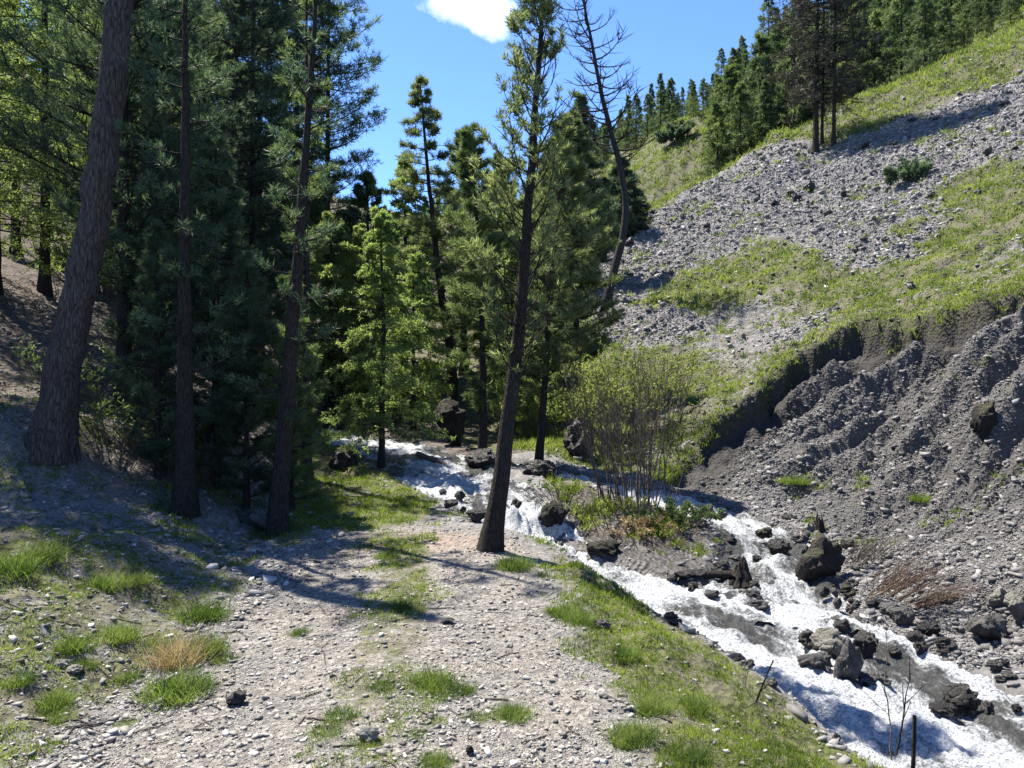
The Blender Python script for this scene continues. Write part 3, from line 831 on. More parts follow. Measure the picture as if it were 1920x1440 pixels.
rock(1750, 1196, 40, 26, 7, M_DARK, 'dark rock under the mossy bank by the far water line', G1)
rock(1700, 1176, 44, 30, 8, M_ROCK, 'grey rock beneath the reddish dry bush', G1)
rock(1678, 1156, 50, 18, 2, M_ROCK, 'flat grey stone beside the water under the dry bush', G1)
rock(1640, 1142, 36, 18, 0, M_DARK, 'dark flat stone between the big boulder and the dry bush', G1)
rock(1549, 1122, 20, 20, 1, M_DARK, 'left one of two little dark stones in front of the big boulder', G1)
rock(1567, 1122, 16, 18, 4, M_ROCK, 'right one of two little stones in front of the big boulder', G1)
rock(1595, 1124, 34, 22, 6, M_MOSSY, 'small moss covered stone at the foot of the big boulder', G1)
rock(1372, 1024, 24, 14, 7, M_DARK, 'small black stone in the side channel by the island', G1)
rock(1421, 1056, 18, 12, 8, M_DARK, 'tiny black stone in the side channel below the island', G1)
rock(1465, 1038, 46, 24, 2, M_DARK, 'dark low rock between side channel and big boulder', G1)
rock(1437, 1012, 32, 20, 3, M_MOSSY, 'greenish stone on the far side of the side channel', G1)
rock(1518, 1002, 24, 18, 1, M_PALE, 'pale stone at the water line above the big boulder', G1)
rock(1410, 1126, 48, 14, 5, M_DARK, 'flat dark stone on the gravel bar below the driftwood stump', G1)
rock(1425, 1146, 46, 18, 6, M_ROCK, 'mottled flat stone at the tip of the gravel bar', G1)
rock(1300, 1092, 60, 14, 0, M_DARK, 'dark flat stone on the gravel bar beside the left channel', G1)
rock(1270, 1176, 26, 12, 3, M_DARK, 'dark stone at the near water edge below the verge', G1)
rock(895, 980, 42, 24, 4, M_DARK, 'dark rock in the water right behind the leaning pine', G1)
rock(861, 938, 22, 16, 7, M_DARK, 'upper one of three black stones left of the waterfall', G1)
rock(846, 955, 28, 16, 8, M_DARK, 'middle one of three black stones left of the waterfall', G1)
rock(868, 962, 14, 12, 1, M_DARK, 'lowest one of three black stones left of the waterfall', G1)
rock(830, 928, 16, 10, 2, M_ROCK, 'tiny grey stone at the edge of the grass by the cascade', G1)
rock(968, 955, 22, 18, 6, M_DARK, 'black stone on the lip of the waterfall', G1)
rock(1135, 1052, 66, 26, 3, M_PEAT, 'dark overhanging lump at the front foot of the island', G1)
rock(1040, 1000, 62, 54, 0, M_PEAT, 'big black peaty block at the waterfall end of the island', G1, 'boulder')
rock(640, 884, 54, 44, 5, M_DARK, 'dark boulder at the end of the grassy strip before the stream', None, 'boulder')
rock(905, 880, 76, 34, 2, M_DARK, 'dark rock carrying a thin pine in the upper stream', G1, 'boulder')
rock(1012, 892, 70, 26, 5, M_DARK, 'dark low rock at the foot of the slim pine behind the waterfall', G1, 'boulder')
rock(842, 836, 66, 84, 4, M_PEAT, 'dark steep block beyond the upper stream under the pines', None, 'boulder', rz=.5)
rock(1085, 862, 60, 70, 6, M_DARK, 'dark upright boulder behind the island shrub', None, 'boulder')
rock(1856, 826, 44, 58, 7, M_MOSSY, 'upright dark brown boulder stuck in the lower scree face', None, 'boulder', sink=.2)
rock(1520, 362, 26, 22, 1, M_DARK, 'dark rock below the three bare larches on the upper scree', None)
rock(1101, 455, 24, 26, 3, M_PALE, 'pale boulder at the crest beside the curved dead tree', None, 'boulder')
rock(485, 1000, 46, 40, 3, M_ROCK, 'larger grey stone at the foot of the shaded pines', 'grey stones under the pines')
rock(458, 985, 34, 26, 4, M_ROCK, 'smaller grey stone beside the stone under the shaded pines', 'grey stones under the pines')
rock(1130, 1180, 36, 14, 5, M_ROCK, 'flat grey stone among the grass of the verge', None)
rock(690, 1395, 44, 26, 3, M_PALE, 'pale stone half buried near the bottom of the path', None)
rock(440, 1328, 40, 26, 1, M_DARK, 'dark bluish stone lying alone on the gravel path', None)
rock(110, 1255, 36, 14, 5, M_PALE, 'flat pale stone on the left bank under the ragged tuft', None)
rock(135, 1268, 34, 14, 2, M_PALE, 'second flat pale stone on the left bank toward the path', None)
rock(840, 1172, 28, 10, 0, M_DARK, 'reddish dark stone in the middle of the far path', None)
rock(880, 1420, 16, 16, 7, M_DARK, 'little black stone near the bottom of the path', None)
# small stones that show in the rough water and along the far bank
rr = random.Random(5)
n = 0
while n < 46:
    u, v = rr.uniform(1240, 1910), rr.uniform(960, 1400)
    x, y, z = ray(u, v, water=True)
    ds, _ = stream_info(np.array([x]), np.array([y]))
    if not (-.5 < ds[0] < .35) or (ds[0] < -.1 and rr.random() < .72): continue
    rock(u, v, rr.uniform(10, 30), rr.uniform(8, 18), rr.randrange(9), M_DARK if rr.random() < .5 else M_ROCK,
         'small dark stone washed by the white water of the stream' if ds[0] < 0 else 'small stone in the rubble along the water line', 'small stones of the stream' if ds[0] < 0 else 'small stones of the bank')
    n += 1
n = 0
while n < 34:
    u, v = rr.uniform(1180, 1910), rr.uniform(190, 620)
    x, y, z = ray(u, v)
    if not soft_poly(np.array([x]), np.array([y]), SCREE_W, .3)[0] > .5: continue
    rock(u, v, rr.uniform(9, 20), rr.uniform(8, 15), rr.randrange(9), M_DARK if rr.random() < .5 else M_ROCK,
         'small dark rock jutting from the upper scree slope', 'small rocks of the upper scree', dep=1.2)
    n += 1

# ------------------------------------------------------------------ trees
def interp_path(path, t):
    path = np.asarray(path, float); k = np.linspace(0, 1, len(path))
    return np.stack([np.interp(t, k, path[:, i]) for i in range(3)], -1)

def curve_path(pts, n=24):
    p = np.asarray(pts, float)
    d = np.r_[0, np.cumsum(np.linalg.norm(p[1:]-p[:-1], axis=1))]
    s = np.linspace(0, d[-1], n)
    q = np.stack([np.interp(s, d, p[:, i]) for i in range(3)], -1)
    for _ in range(3): q[1:-1] = .25*q[:-2]+.5*q[1:-1]+.25*q[2:]
    return q

def conifer(name, loc, path, r0, r1, prof, nb, m_bark, m_leaf, seed, t0=.15, e0=0.1, de=.3, n2=7, twig=.38, tpt=4, K=9, NL=.10, NW=.012,
            spread=.62, up=.15, azw=None, dead=0, sides=10, flare=1.35, brad=.016, tilt=.12):
    """a conifer: trunk along PATH (local points), branches with lengths from PROF [(t, length)], side twigs, needle clusters"""
    r = np.random.default_rng(seed)
    root = empty(name, loc)
    path = curve_path(path, 26 if sides < 20 else 70)
    hgt = np.linalg.norm(path[1:]-path[:-1], axis=1).sum()
    kk = np.linspace(0, 1, len(path))
    rad = r0+(r1-r0)*kk**.9
    rad = rad*(1+(flare-1)*np.exp(-kk*hgt/.28))
    g = Geo()
    wob = path.copy(); wob[1:, :2] += r.normal(size=(len(path)-1, 2))*r0*.05
    wob[0, 2] -= .15
    TV, TF = tubes(wob[None], rad[None], sides)
    if sides >= 10:
        k = np.arange(len(TV)); a = (k % sides)/sides*2*math.pi; zz = TV[:, 2]
        cen = wob[k//sides]; rr_ = rad[k//sides]
        amp = .10*fbm(np.cos(a)*2.2+seed, zz*3+np.sin(a)*2.2, 3, seed)+.05*np.abs(fbm(np.cos(a)*6, zz*1.2+np.sin(a)*6, 2, seed+2))+.30*np.exp(-np.maximum(zz, 0)/(rr_*1.4+.02))*np.cos(a*3+seed)**2
        TV = TV+(TV-cen)*amp[:, None]
    g.add(TV, TF)
    t = t0+(1-t0)*(np.arange(nb)+r.random(nb))/nb
    t = np.minimum(t, .995)
    o = interp_path(path, t)
    if azw is None: az = np.arange(nb)*2.399+r.normal(size=nb)*.5
    else: az = azw(t, r)
    L = np.interp(t, [a for a, _ in prof], [b for _, b in prof])*(.65+.6*r.random(nb))
    e = e0+r.normal(size=nb)*.16
    if callable(de): dd = de(t)
    else: dd = de+r.normal(size=nb)*.15
    PN = 7
    s = np.linspace(0, 1, PN)
    bp = np.zeros((nb, PN, 3)); bp[:, 0] = o
    azs = az.copy()
    for i in range(1, PN):
        el = e+dd*s[i]
        azs = azs+r.normal(size=nb)*.10
        step = np.stack([np.cos(el)*np.cos(azs), np.cos(el)*np.sin(azs), np.sin(el)], -1)
        bp[:, i] = bp[:, i-1]+step*(L/(PN-1))[:, None]
    br = (brad*np.sqrt(np.maximum(L, .05)))[:, None]*np.linspace(1, .22, PN)[None]
    g.tube(bp, br, 4)
    C = []; D = []
    # twigs
    ss = np.sort(.18+.8*r.random((nb, n2)), 1)
    f = ss*(PN-1); i0 = np.minimum(f.astype(int), PN-2); fr = (f-i0)[..., None]
    bi = np.arange(nb)[:, None]
    to = bp[bi, i0]*(1-fr)+bp[bi, i0+1]*fr
    td = unit(bp[bi, i0+1]-bp[bi, i0])
    sgn = np.where((np.arange(n2)[None]+r.integers(0, 2, (nb, 1))) % 2 == 0, 1, -1)
    sidev = unit(np.cross(td, np.array([0, 0, 1.])))*sgn[..., None]
    an = (.55+.6*r.random((nb, n2)))[..., None]
    dirs = unit(td*np.cos(an)+sidev*np.sin(an)+np.array([0, 0, 1.])*(tilt+r.normal(size=(nb, n2, 1))*.22))
    tl = (L[:, None]*twig*(1.15-.75*ss)*(.6+.7*r.random((nb, n2))))[..., None]
    tp = np.stack([to, to+dirs*tl*.5+np.array([0, 0, .02]), to+dirs*tl+np.array([0, 0, 1.])*tl*tilt], 2).reshape(-1, 3, 3)
    tr = np.repeat((brad*.42*np.sqrt(np.maximum(L, .05)))[:, None], n2, 1).reshape(-1, 1)*np.array([[1, .7, .3]])
    g.tube(tp, np.maximum(tr, .0016), 3)
    tm = g.mesh('trunk', True)
    link('trunk', tm, m_bark, root)
    if m_leaf is not None:
        q = (np.arange(tpt)+.6)/tpt
        w = tp[:, 0][:, None]*(1-q)[None, :, None]+tp[:, 2][:, None]*q[None, :, None]
        wd = np.repeat(unit(tp[:, 2]-tp[:, 0])[:, None], tpt, 1)
        C.append(w.reshape(-1, 3)); D.append(wd.reshape(-1, 3))
        q = np.linspace(.55, 1, 5)*(PN-1); i0 = np.minimum(q.astype(int), PN-2); fr = (q-i0)[None, :, None]
        w = bp[:, i0]*(1-fr)+bp[:, i0+1]*fr; wd = unit(bp[:, i0+1]-bp[:, i0])
        C.append(w.reshape(-1, 3)); D.append(wd.reshape(-1, 3))
        C = np.concatenate(C); D = np.concatenate(D)
        keep = r.random(len(C)) > dead
        # whole sprays go missing here and there, so the crown has gaps
        gap = fbm(C[:, 0]*1.7+seed, C[:, 2]*1.7+C[:, 1]*1.1, 2, seed)
        keep &= gap > -.34
        C, D = C[keep], D[keep]
        V, Fq = needles(C, D, K, NL, NW, spread, r, up)
        cm = mesh_np('crown', V, Fq)
        link('crown', cm, m_leaf, root)
    return root

def px_path(pts, base, dy=None):
    """trunk centre line from photo pixels at the tree's own distance, as points local to its base"""
    out = []
    for i, (u, v) in enumerate(pts):
        Y = base[1]+(dy[i] if dy else 0)
        p = P(u, v, Y); out.append((p[0]-base[0], p[1]-base[1], p[2]-base[2]))
    return out

# leaning old larch trunk on the left bank
b = ray(98, 822); b = (b[0], 8.0, Hs((98-CX)/F_PX*8, 8.0)); b = ((98-CX)/F_PX*8.0, 8.0, Hs((98-CX)/F_PX*8.0, 8.0))
pth = px_path([(98, 830), (112, 720), (138, 600), (178, 400), (205, 200), (226, 0)], b)
pth[0] = (0, 0, 0)
pth += [(pth[-1][0]+.12, 0, 6.2), (pth[-1][0]+.25, .1, 7.9)]
tag(conifer('larch_tree', b, pth, .178, .085, [(.55, .2), (.8, .8), (.93, .7), (1, .3)], 16, M_BARK, M_LARCH, 101, t0=.74, dead=.75, e0=.1, de=-.3, n2=6, K=5, NL=.06, NW=.014, sides=26, flare=1.2),
    'thick bare larch trunk leaning right on the shaded left bank', 'tree')

PINE = dict(e0=.06, de=.5, K=20, NL=.085, NW=.0095, spread=.62, up=.2, n2=9, tpt=3, dead=.12)
# leaning stone pine at the water's edge
b = ray(915, 1032)
pth = px_path([(915, 1035), (940, 900), (962, 720), (977, 590), (990, 400), (1004, 200), (1018, 0), (1026, -110)], b)
pth[0] = (0, 0, 0)
tag(conifer('stone_pine', b, pth, .088, .012, [(0, .3), (.2, .5), (.36, .75), (.5, .72), (.62, .62), (.75, .46), (.9, .34), (1, .16)], 96, M_BARK_D, M_PINE_G, 103, t0=.26, brad=.012, **{**PINE, 'e0': .45, 'de': .8, 'n2': 5, 'tpt': 2, 'twig': .40, 'NL': .07, 'NW': .0095, 'K': 24, 'spread': .55, 'dead': .2}),
    'slender stone pine leaning over the waterfall at the path edge', 'tree')

def place_pine(u, Y, h, r0, prof, nb, leaf, seed, label, lean=(0, 0), vb=None, t0=.12, name='stone_pine', bark=M_BARK_D, path=None, group=None, vt=None, **kw):
    x = (u-CX)/F_PX*Y
    b = (x, Y, Hs(x, Y))
    if vt is not None: h = EYE+(CY-vt)/F_PX*Y-b[2]
    if path: pth = px_path(path, b); pth[0] = (0, 0, 0)
    else: pth = [(0, 0, 0), (lean[0]*.45, lean[1]*.45, h*.5), (lean[0], lean[1], h)]
    a = dict(PINE); a.update(kw)
    o = conifer(name, b, pth, r0, .012, prof, nb, bark, leaf, seed, t0=t0, **a)
    tag(o, label, 'tree', group); return o

DENSE = [(0, .7), (.15, 1.15), (.4, 1.4), (.7, 1.2), (.9, .6), (1, .2)]
G2 = 'shaded pines on the left bank'
WIDE = [(0, .9), (.3, 1.8), (.6, 1.9), (.85, 1.1), (1, .3)]
FRONT = [(0, .5), (.25, .6), (.45, .5), (.75, .55), (.9, .4), (1, .2)]
place_pine(347, 7.9, 6.0, .10, FRONT, 34, M_PINE_D, 111, 'dark pine with a straight trunk at the front of the shaded group', t0=.22, K=22, NL=.09, NW=.0095, group=G2, dead=.72)
place_pine(520, 8.0, 6.0, .10, FRONT, 30, M_PINE_D, 112, 'dark pine leaning right at the edge of the track', t0=.18, K=22, NL=.09, NW=.0095, path=[(520, 985), (534, 800), (550, 600), (563, 400), (580, 200), (592, 0), (596, -100)], group=G2, dead=.80)
place_pine(440, 15.2, 9.8, .13, DENSE, 140, M_PINE_D, 113, 'dense dark pine between the straight and the leaning trunk', t0=.08, K=22, NL=.09, NW=.0095, group=G2, dead=.45)
place_pine(575, 10.9, 7.0, .075, [(0, .3), (.2, .5), (.5, .55), (.8, .4), (1, .2)], 30, M_PINE, 114, 'thin pine behind the leaning trunk next to the grass strip', t0=.45, group=G2, dead=.7)
place_pine(262, 11.8, 7.2, .12, DENSE, 130, M_PINE, 115, 'dark pine in the gap beside the thick leaning larch trunk', t0=.15, group=G2)
place_pine(380, 16.6, 10.5, .12, DENSE, 120, M_PINE_D, 116, 'tall dark pine filling the back of the shaded group', t0=.10, group=G2)
place_pine(612, 25, 16, .14, WIDE, 120, M_PINE, 117, 'pine crown reaching toward the open sky above the track', t0=.2, lean=(.1, 0), K=14, NL=.17, NW=.02, group=G2)
place_pine(535, 27, 16, .15, WIDE, 120, M_PINE_D, 118, 'dark pine seen behind the leaning trunk of the group', t0=.12, group=G2, NL=.18, NW=.02, K=16)
place_pine(285, 12.2, 7.4, .11, DENSE, 120, M_PINE_D, 119, 'dark pine half hidden behind the straight front trunk', t0=.10, group=G2)
place_pine(405, 9.3, 4.2, .06, [(0, .45), (.3, .62), (.6, .5), (1, .1)], 90, M_PINE_D, 193, 'young dense dark pine filling the gap between the front trunks', t0=.04, K=22, NL=.08, NW=.009, group=G2)
place_pine(300, 10.0, 5.5, .07, [(0, .5), (.3, .7), (.6, .55), (1, .1)], 90, M_PINE_D, 194, 'young dark pine right behind the straight front trunk', t0=.06, K=22, NL=.085, NW=.009, group=G2)
place_pine(545, 8.9, 2.7, .035, [(0, .35), (.3, .42), (.6, .34), (1, .08)], 70, M_PINE, 305, 'small bushy young pine just behind the leaning front trunk', t0=.05, K=22, NL=.07, NW=.008, group=G2)
place_pine(462, 8.8, 2.9, .035, [(0, .38), (.3, .45), (.6, .36), (1, .08)], 70, M_PINE_D, 306, 'small bushy young pine midway between the two front trunks', t0=.05, K=22, NL=.07, NW=.008, group=G2)
place_pine(296, 8.6, 2.8, .035, [(0, .36), (.3, .45), (.6, .36), (1, .08)], 70, M_PINE_D, 307, 'small bushy young pine left of the straight front trunk', t0=.05, K=22, NL=.07, NW=.008, group=G2)
place_pine(-45, 9.0, 8.4, .12, [(0, .2), (.66, .3), (.72, 1.3), (.85, 1.2), (1, .3)], 90, M_PINE, 191, 'pine standing just outside the left border uphill of the leaning trunk', t0=.66, group=G2)
place_pine(232, 9.8, 7.2, .10, DENSE, 100, M_PINE_D, 195, 'dark pine stem right beside the thick leaning larch trunk', t0=.24, group=G2)
place_pine(418, 23.5, 15, .14, WIDE, 130, M_PINE_D, 301, 'big dark pine across the upper stream behind the straight front trunk', t0=.04, group=G2, NL=.17, NW=.021, K=18)
place_pine(486, 25, 16, .14, WIDE, 130, M_PINE_D, 302, 'big dark pine across the upper stream between the two front trunks', t0=.04, group=G2, NL=.17, NW=.021, K=18)
place_pine(556, 24.3, 15, .14, WIDE, 130, M_PINE_D, 303, 'big dark pine across the upper stream right of the leaning front trunk', t0=.05, group=G2, NL=.17, NW=.021, K=18)
place_pine(340, 22, 14, .14, WIDE, 120, M_PINE_D, 304, 'big dark pine high on the bank left of the straight front trunk', t0=.04, group=G2, NL=.17, NW=.021, K=18)
place_pine(474, 16.2, 10, .12, DENSE, 120, M_PINE_D, 196, 'dark pine deep behind the gap of the front trunks', t0=.08, group=G2, NL=.13, NW=.014)
place_pine(345, 19, 12, .13, DENSE, 120, M_PINE_D, 197, 'farthest dark pine behind the straight front trunk', t0=.08, group=G2, NL=.14, NW=.015)
place_pine(-130, 10.6, 9.2, .12, [(0, .2), (.55, .3), (.62, 1.3), (.85, 1.2), (1, .3)], 90, M_PINE, 198, 'third pine outside the left border behind the others', t0=.55, group=G2)
place_pine(-330, 9.2, 7.0, .12, DENSE, 120, M_PINE, 192, 'second pine outside the left border higher on the bank', t0=.25, group=G2)

LARCH = dict(e0=.05, de=-.35, K=6, NL=.055, NW=.013, spread=.85, up=0.0, n2=9, tpt=5, twig=.40, tilt=-.12, brad=.010)
def place_larch(u, Y, h, r0, wid, nb, leaf, seed, label, lean=(0, 0), t0=.10, group=None, path=None, **kw):
    a = dict(LARCH); a.update(kw)
    prof = [(0, wid*.8), (.2, wid), (.5, wid*.75), (.8, wid*.4), (1, wid*.1)]
    return place_pine(u, Y, h, r0, prof, nb, leaf, seed, label, lean=lean, t0=t0, name='larch_tree', group=group, path=path, **a)

G3 = 'sunlit larches behind the left bank'
place_larch(84, 14.5, 9.5, .10, 1.9, 120, M_LARCH_Y, 121, 'bright larch with a dark stem behind the thick leaning trunk', group=G3, K=7, NL=.085, NW=.02)
place_larch(-10, 13.0, 8.0, .10, 1.7, 110, M_LARCH_Y, 122, 'fresh green larch cut by the left border', group=G3, K=7, NL=.08, NW=.02)
place_larch(160, 18.5, 10, .12, 2.0, 110, M_LARCH, 123, 'larch high on the slope between two dark trunks', group=G3, K=7, NL=.10, NW=.025)
place_larch(30, 20, 10, .12, 2.0, 110, M_LARCH_Y, 124, 'pale larch farthest up the left slope', group=G3, K=7, NL=.11, NW=.027)
place_larch(255, 17, 10, .12, 1.9, 100, M_LARCH, 125, 'larch glimpsed through the shaded pines high on the slope', group=G3, K=7, NL=.10, NW=.025)
place_larch(620, 19, 7.5, .10, 1.7, 110, M_LARCH_Y, 126, 'fresh larch behind the upper stream beside the shaded pines', group=None, K=7, NL=.10, NW=.025, vt=400)
place_larch(575, 24, 9.5, .12, 2.0, 110, M_LARCH, 127, 'tall larch far behind the thin shaded pine', group=None, K=7, NL=.12, NW=.03, vt=330)
place_larch(715, 12.2, 4.1, .055, .95, 110, M_LARCH, 128, 'young green larch on the grassy point by the upper stream', t0=.16, group=None, NL=.06, NW=.016, K=7, path=[(712, 892), (716, 760), (720, 600), (715, 480), (712, 390)])
place_larch(676, 19.6, 5.2, .06, 1.1, 90, M_LARCH_Y, 129, 'yellow green larch just upstream of the young larch', group=None, NL=.07, NW=.018, K=7, vt=420)

place_larch(775, 16.8, 5, .06, 1.2, 100, M_LARCH, 181, 'soft green larch between the young larch and the dark steep block', vt=470, NL=.08, NW=.02, K=7)
place_larch(640, 21.5, 5, .06, 1.3, 100, M_LARCH_Y, 182, 'yellow green larch at the bend of the upper stream', vt=420, NL=.08, NW=.02, K=7)
place_larch(960, 17.5, 5, .06, 1.1, 100, M_LARCH, 183, 'soft green larch behind the leaning pine over the far bank', vt=440, NL=.08, NW=.02, K=7)
place_pine(850, 18.2, 8, .14, [(0, .2), (.2, .8), (.4, 1.05), (.62, .9), (.8, .6), (1, .15)], 80, M_PINE_G, 131, 'pine with a curved dark foot above the dark steep block', t0=.22, path=[(868, 770), (846, 650), (824, 540), (812, 420), (798, 280), (788, 150)], NL=.12, NW=.016, de=.1, e0=0, dead=.2, n2=7)
place_pine(905, 13.5, 5.9, .085, [(0, .1), (.2, .35), (.5, .62), (.75, .5), (1, .12)], 90, M_PINE, 132, 'thin dark pine rooted on a rock in the upper stream', t0=.16, path=[(905, 868), (906, 700), (903, 560), (895, 420), (880, 240)], NL=.10)
place_pine(1010, 13.3, 5.6, .075, [(0, .3), (.25, .7), (.5, .8), (.75, .6), (1, .15)], 100, M_PINE_G, 133, 'slim pine behind the waterfall beside the leaning pine', t0=.2, lean=(.45, 0), NL=.10, NW=.013, vt=235)
place_pine(1085, 17.5, 6.6, .10, [(0, .5), (.25, 1.05), (.5, 1.05), (.75, .75), (1, .15)], 130, M_PINE_G, 134, 'bushy grey green pine at the foot of the hillside', t0=.15, lean=(-.2, 0), NL=.12, NW=.016, vt=215)
place_pine(940, 20, 8.0, .12, [(0, .5), (.3, 1.2), (.6, 1.0), (1, .15)], 120, M_PINE_G, 135, 'pine behind the thin dark pine of the upper stream', t0=.1, NL=.13, NW=.018, vt=300)
place_pine(870, 23, 9.2, .12, [(0, .6), (.3, 1.4), (.6, 1.2), (1, .15)], 90, M_PINE_G, 136, 'pine with spreading top under the open sky', t0=.1, NL=.14, NW=.02, vt=245)
place_larch(760, 20.5, 7.8, .11, 1.5, 110, M_LARCH, 137, 'larch behind the pine with the curved foot', NL=.11, NW=.027, K=7, vt=300)
place_larch(1005, 22, 7.0, .11, 1.5, 110, M_LARCH, 138, 'larch hidden behind the slim pine at the hill foot', NL=.11, NW=.027, K=7, vt=330)
place_pine(690, 25, 8.8, .12, [(0, .6), (.3, 1.5), (.6, 1.2), (1, .15)], 110, M_PINE, 139, 'farthest pine above the bend of the stream', t0=.08, NL=.15, NW=.022, vt=330)
place_pine(1088, 27, 10.0, .12, [(0, .8), (.3, 1.3), (.6, .9), (1, .12)], 110, M_PINE_D, 140, 'pointed dark pine rising behind the bushy grey green pine', t0=.06, NL=.16, NW=.024, e0=0, de=-.1, vt=180)
place_pine(1166, 34, 5.2, .14, [(0, 1.1), (.3, 1.2), (.6, .9), (1, .15)], 100, M_PINE_D, 141, 'short black conifer on the ridge behind the curved dead tree', t0=.04, NL=.2, NW=.03, e0=0, de=-.2, name='pine_tree', vt=300)

# curved dead tree
x, y, z = ray(1136, 572)
b = (x, y, z)
pth = px_path([(1136, 575), (1150, 515), (1166, 455), (1177, 405), (1170, 340), (1152, 270), (1130, 190), (1110, 80), (1094, 0), (1080, -70)], b)
pth[0] = (0, 0, 0)
tag(conifer('dead_tree', b, pth, .145, .02, [(0, .1), (.3, .6), (.5, 1.5), (.75, 1.25), (1, .3)], 60, M_BARK_G, None, 151, t0=.40, e0=-.1, de=1.0, n2=9, twig=.45, brad=.026, flare=1.2),
    'bare dead tree with a curved trunk on the edge of the scree', 'dead tree')

# three larches with brown crowns on the upper scree
G4 = 'three dark larches on the upper scree'
for u, v, wpx, hh, seed, lab in ((1529, 282, .14, 15, 161, 'thickest and foremost of the three dark larches on the upper scree'),
                                (1541, 272, .075, 12.5, 162, 'thinnest middle one of the three dark larches on the upper scree'),
                                (1563, 270, .095, 14, 163, 'rightmost of the three dark larches on the upper scree')):
    x, y, z = ray(u, v)
    o = conifer('larch_tree', (x, y, z), [(0, 0, 0), (.1, 0, hh*.5), (.15, 0, hh)], wpx, .03, [(0, .9), (.25, 2.2), (.5, 2.4), (.8, 1.7), (1, .4)], 110, M_BARK_D, M_BROWN, seed, t0=.15, e0=-.05, de=-.1, n2=7, tpt=3, K=5, NL=.22, NW=.03, spread=.7, up=0, brad=.02, dead=.25)
    tag(o, lab, 'tree', G4)

# forest beyond the ridge: a few trees are built, the rest are copies standing on the ground there
def far_tree(seed, h, wid, leaf, dens):
    return conifer('conifer', (0, 0, -500), [(0, 0, 0), (0, 0, h*.5), (0, 0, h)], .16, .03, [(0, wid), (.15, wid*1.1), (.45, wid*.8), (.75, wid*.48), (.92, wid*.25), (1, wid*.08)], dens, M_BARK_D, leaf, seed,
                   t0=.06, e0=.0, de=-.25, n2=6, tpt=2, K=8, NL=.30, NW=.06, spread=.75, up=0, brad=.02, sides=6)
PROTO = [far_tree(171, 10, 2.0, M_FAR, 85), far_tree(172, 11, 1.6, M_FAR, 75), far_tree(173, 9, 2.2, M_FAR_L, 75), far_tree(174, 12, 2.5, M_FAR_L, 90), far_tree(175, 10, 2.6, M_FAR, 85)]
used = [False]*5
G5 = 'conifers of the forest beyond the ridge'
FLAB = {0: 'dark conifer in the forest beyond the ridge', 1: 'narrow dark conifer in the forest beyond the ridge', 2: 'small light green larch in the forest beyond the ridge', 3: 'tall light green larch in the forest beyond the ridge', 4: 'broad dark conifer in the forest beyond the ridge'}
def far_place(x, y, k, sc, label=None, group=None):
    z = Hs(x, y)-.2
    rz = rr.uniform(0, 6.28)
    if not used[k]:
        used[k] = True; o = PROTO[k]; o.location = (x, y, z); o.rotation_euler = (0, 0, rz); o.scale = (sc, sc, sc)
    else:
        o = copy_tree(PROTO[k], (x, y, z), rz, sc)
    tag(o, label or FLAB[k], 'tree', group or G5)
def far_px(u, Y, vtop, k, label, group=None):
    x = (u-CX)/F_PX*Y; zt = EYE-(vtop-CY)/F_PX*Y
    hh = zt-Hs(x, Y); base = [10, 11, 9, 12, 10][k]
    far_place(x, Y, k, max(.3, hh/base), label, group)
far_px(1345, 57, 190, 2, 'light green larch at the left front of the forest edge above the scree')
far_px(1388, 56, 150, 3, 'pointed light larch standing just behind the crest of the scree')
far_px(1368, 60, 120, 2, 'light larch between two others at the forest edge above the scree')
far_px(1425, 58, 60, 0, 'tall dark conifer at the crest left of the three dark larches')
far_px(1462, 62, 40, 4, 'broad dark conifer right behind the three dark larches')
far_px(1490, 60, -20, 1, 'narrow dark conifer reaching above the three dark larches')
far_px(1300, 72, 190, 3, 'larch on the far grassy slope at the forest edge')
far_px(1262, 70, 195, 2, 'isolated small larch on the far grassy slope')
far_px(1600, 56, 10, 3, 'light larch behind the rightmost of the three dark larches')
far_px(1640, 55, 20, 2, 'light larch at the top of the grassy strip')
far_px(1690, 54, -30, 4, 'broad dark conifer on the crest above the grassy strip')
far_px(1735, 50, -60, 1, 'dark narrow conifer with a visible stem on the grassy crest')
far_px(1770, 55, -10, 0, 'dark conifer right of the visible stem on the grassy crest')
far_px(1808, 54, 20, 3, 'bright rounded larch on the grassy crest near the right border')
far_px(1850, 55, 0, 2, 'light larch right of the bright rounded larch on the crest')
far_px(1895, 52, -10, 4, 'broad conifer at the right border of the grassy crest')
far_px(1570, 60, -60, 0, 'dark conifer directly behind the three dark larches')
n = 0; tries = 0; put = []
FARGRASS = [(1205, 402), (1210, 330), (1262, 225), (1300, 220), (1330, 300), (1300, 345)]
while n < 250 and tries < 8000:
    tries += 1
    Y = rr.uniform(56, 118); u = rr.uniform(1040, 1960)
    x = (u-CX)/F_PX*Y
    z = Hs(x, Y); v = CY-(z-EYE)/Y*F_PX
    if u < 1345 and Y < 74: continue
    if u > 1600 and Y < 60: continue
    if any((x-a)**2+(Y-c)**2 < (1.9 if Y < 85 else 2.4)**2 for a, c in put): continue
    put.append((x, Y))
    k = rr.choices([0, 1, 2, 3, 4], [4, 3, 2, 2, 3])[0]
    far_place(x, Y, k, rr.uniform(.34, .58) if u < 1345 else rr.uniform(.42, .85)); n += 1
G6 = 'conifers of the wooded valley head'
for i in range(34):
    Y = rr.uniform(34, 80); u = rr.uniform(330, 1060)
    x = (u-CX)/F_PX*Y; hmax = {True: 1.0, False: .85}[Y > 50]
    zt = EYE+(CY-rr.uniform(360, 430))/F_PX*Y
    k = rr.randrange(5); hh = max(3.5, zt-Hs(x, Y))
    far_place(x, Y, k, min(1.0, hh/10), 'conifer in the distant wood at the head of the valley', G6)
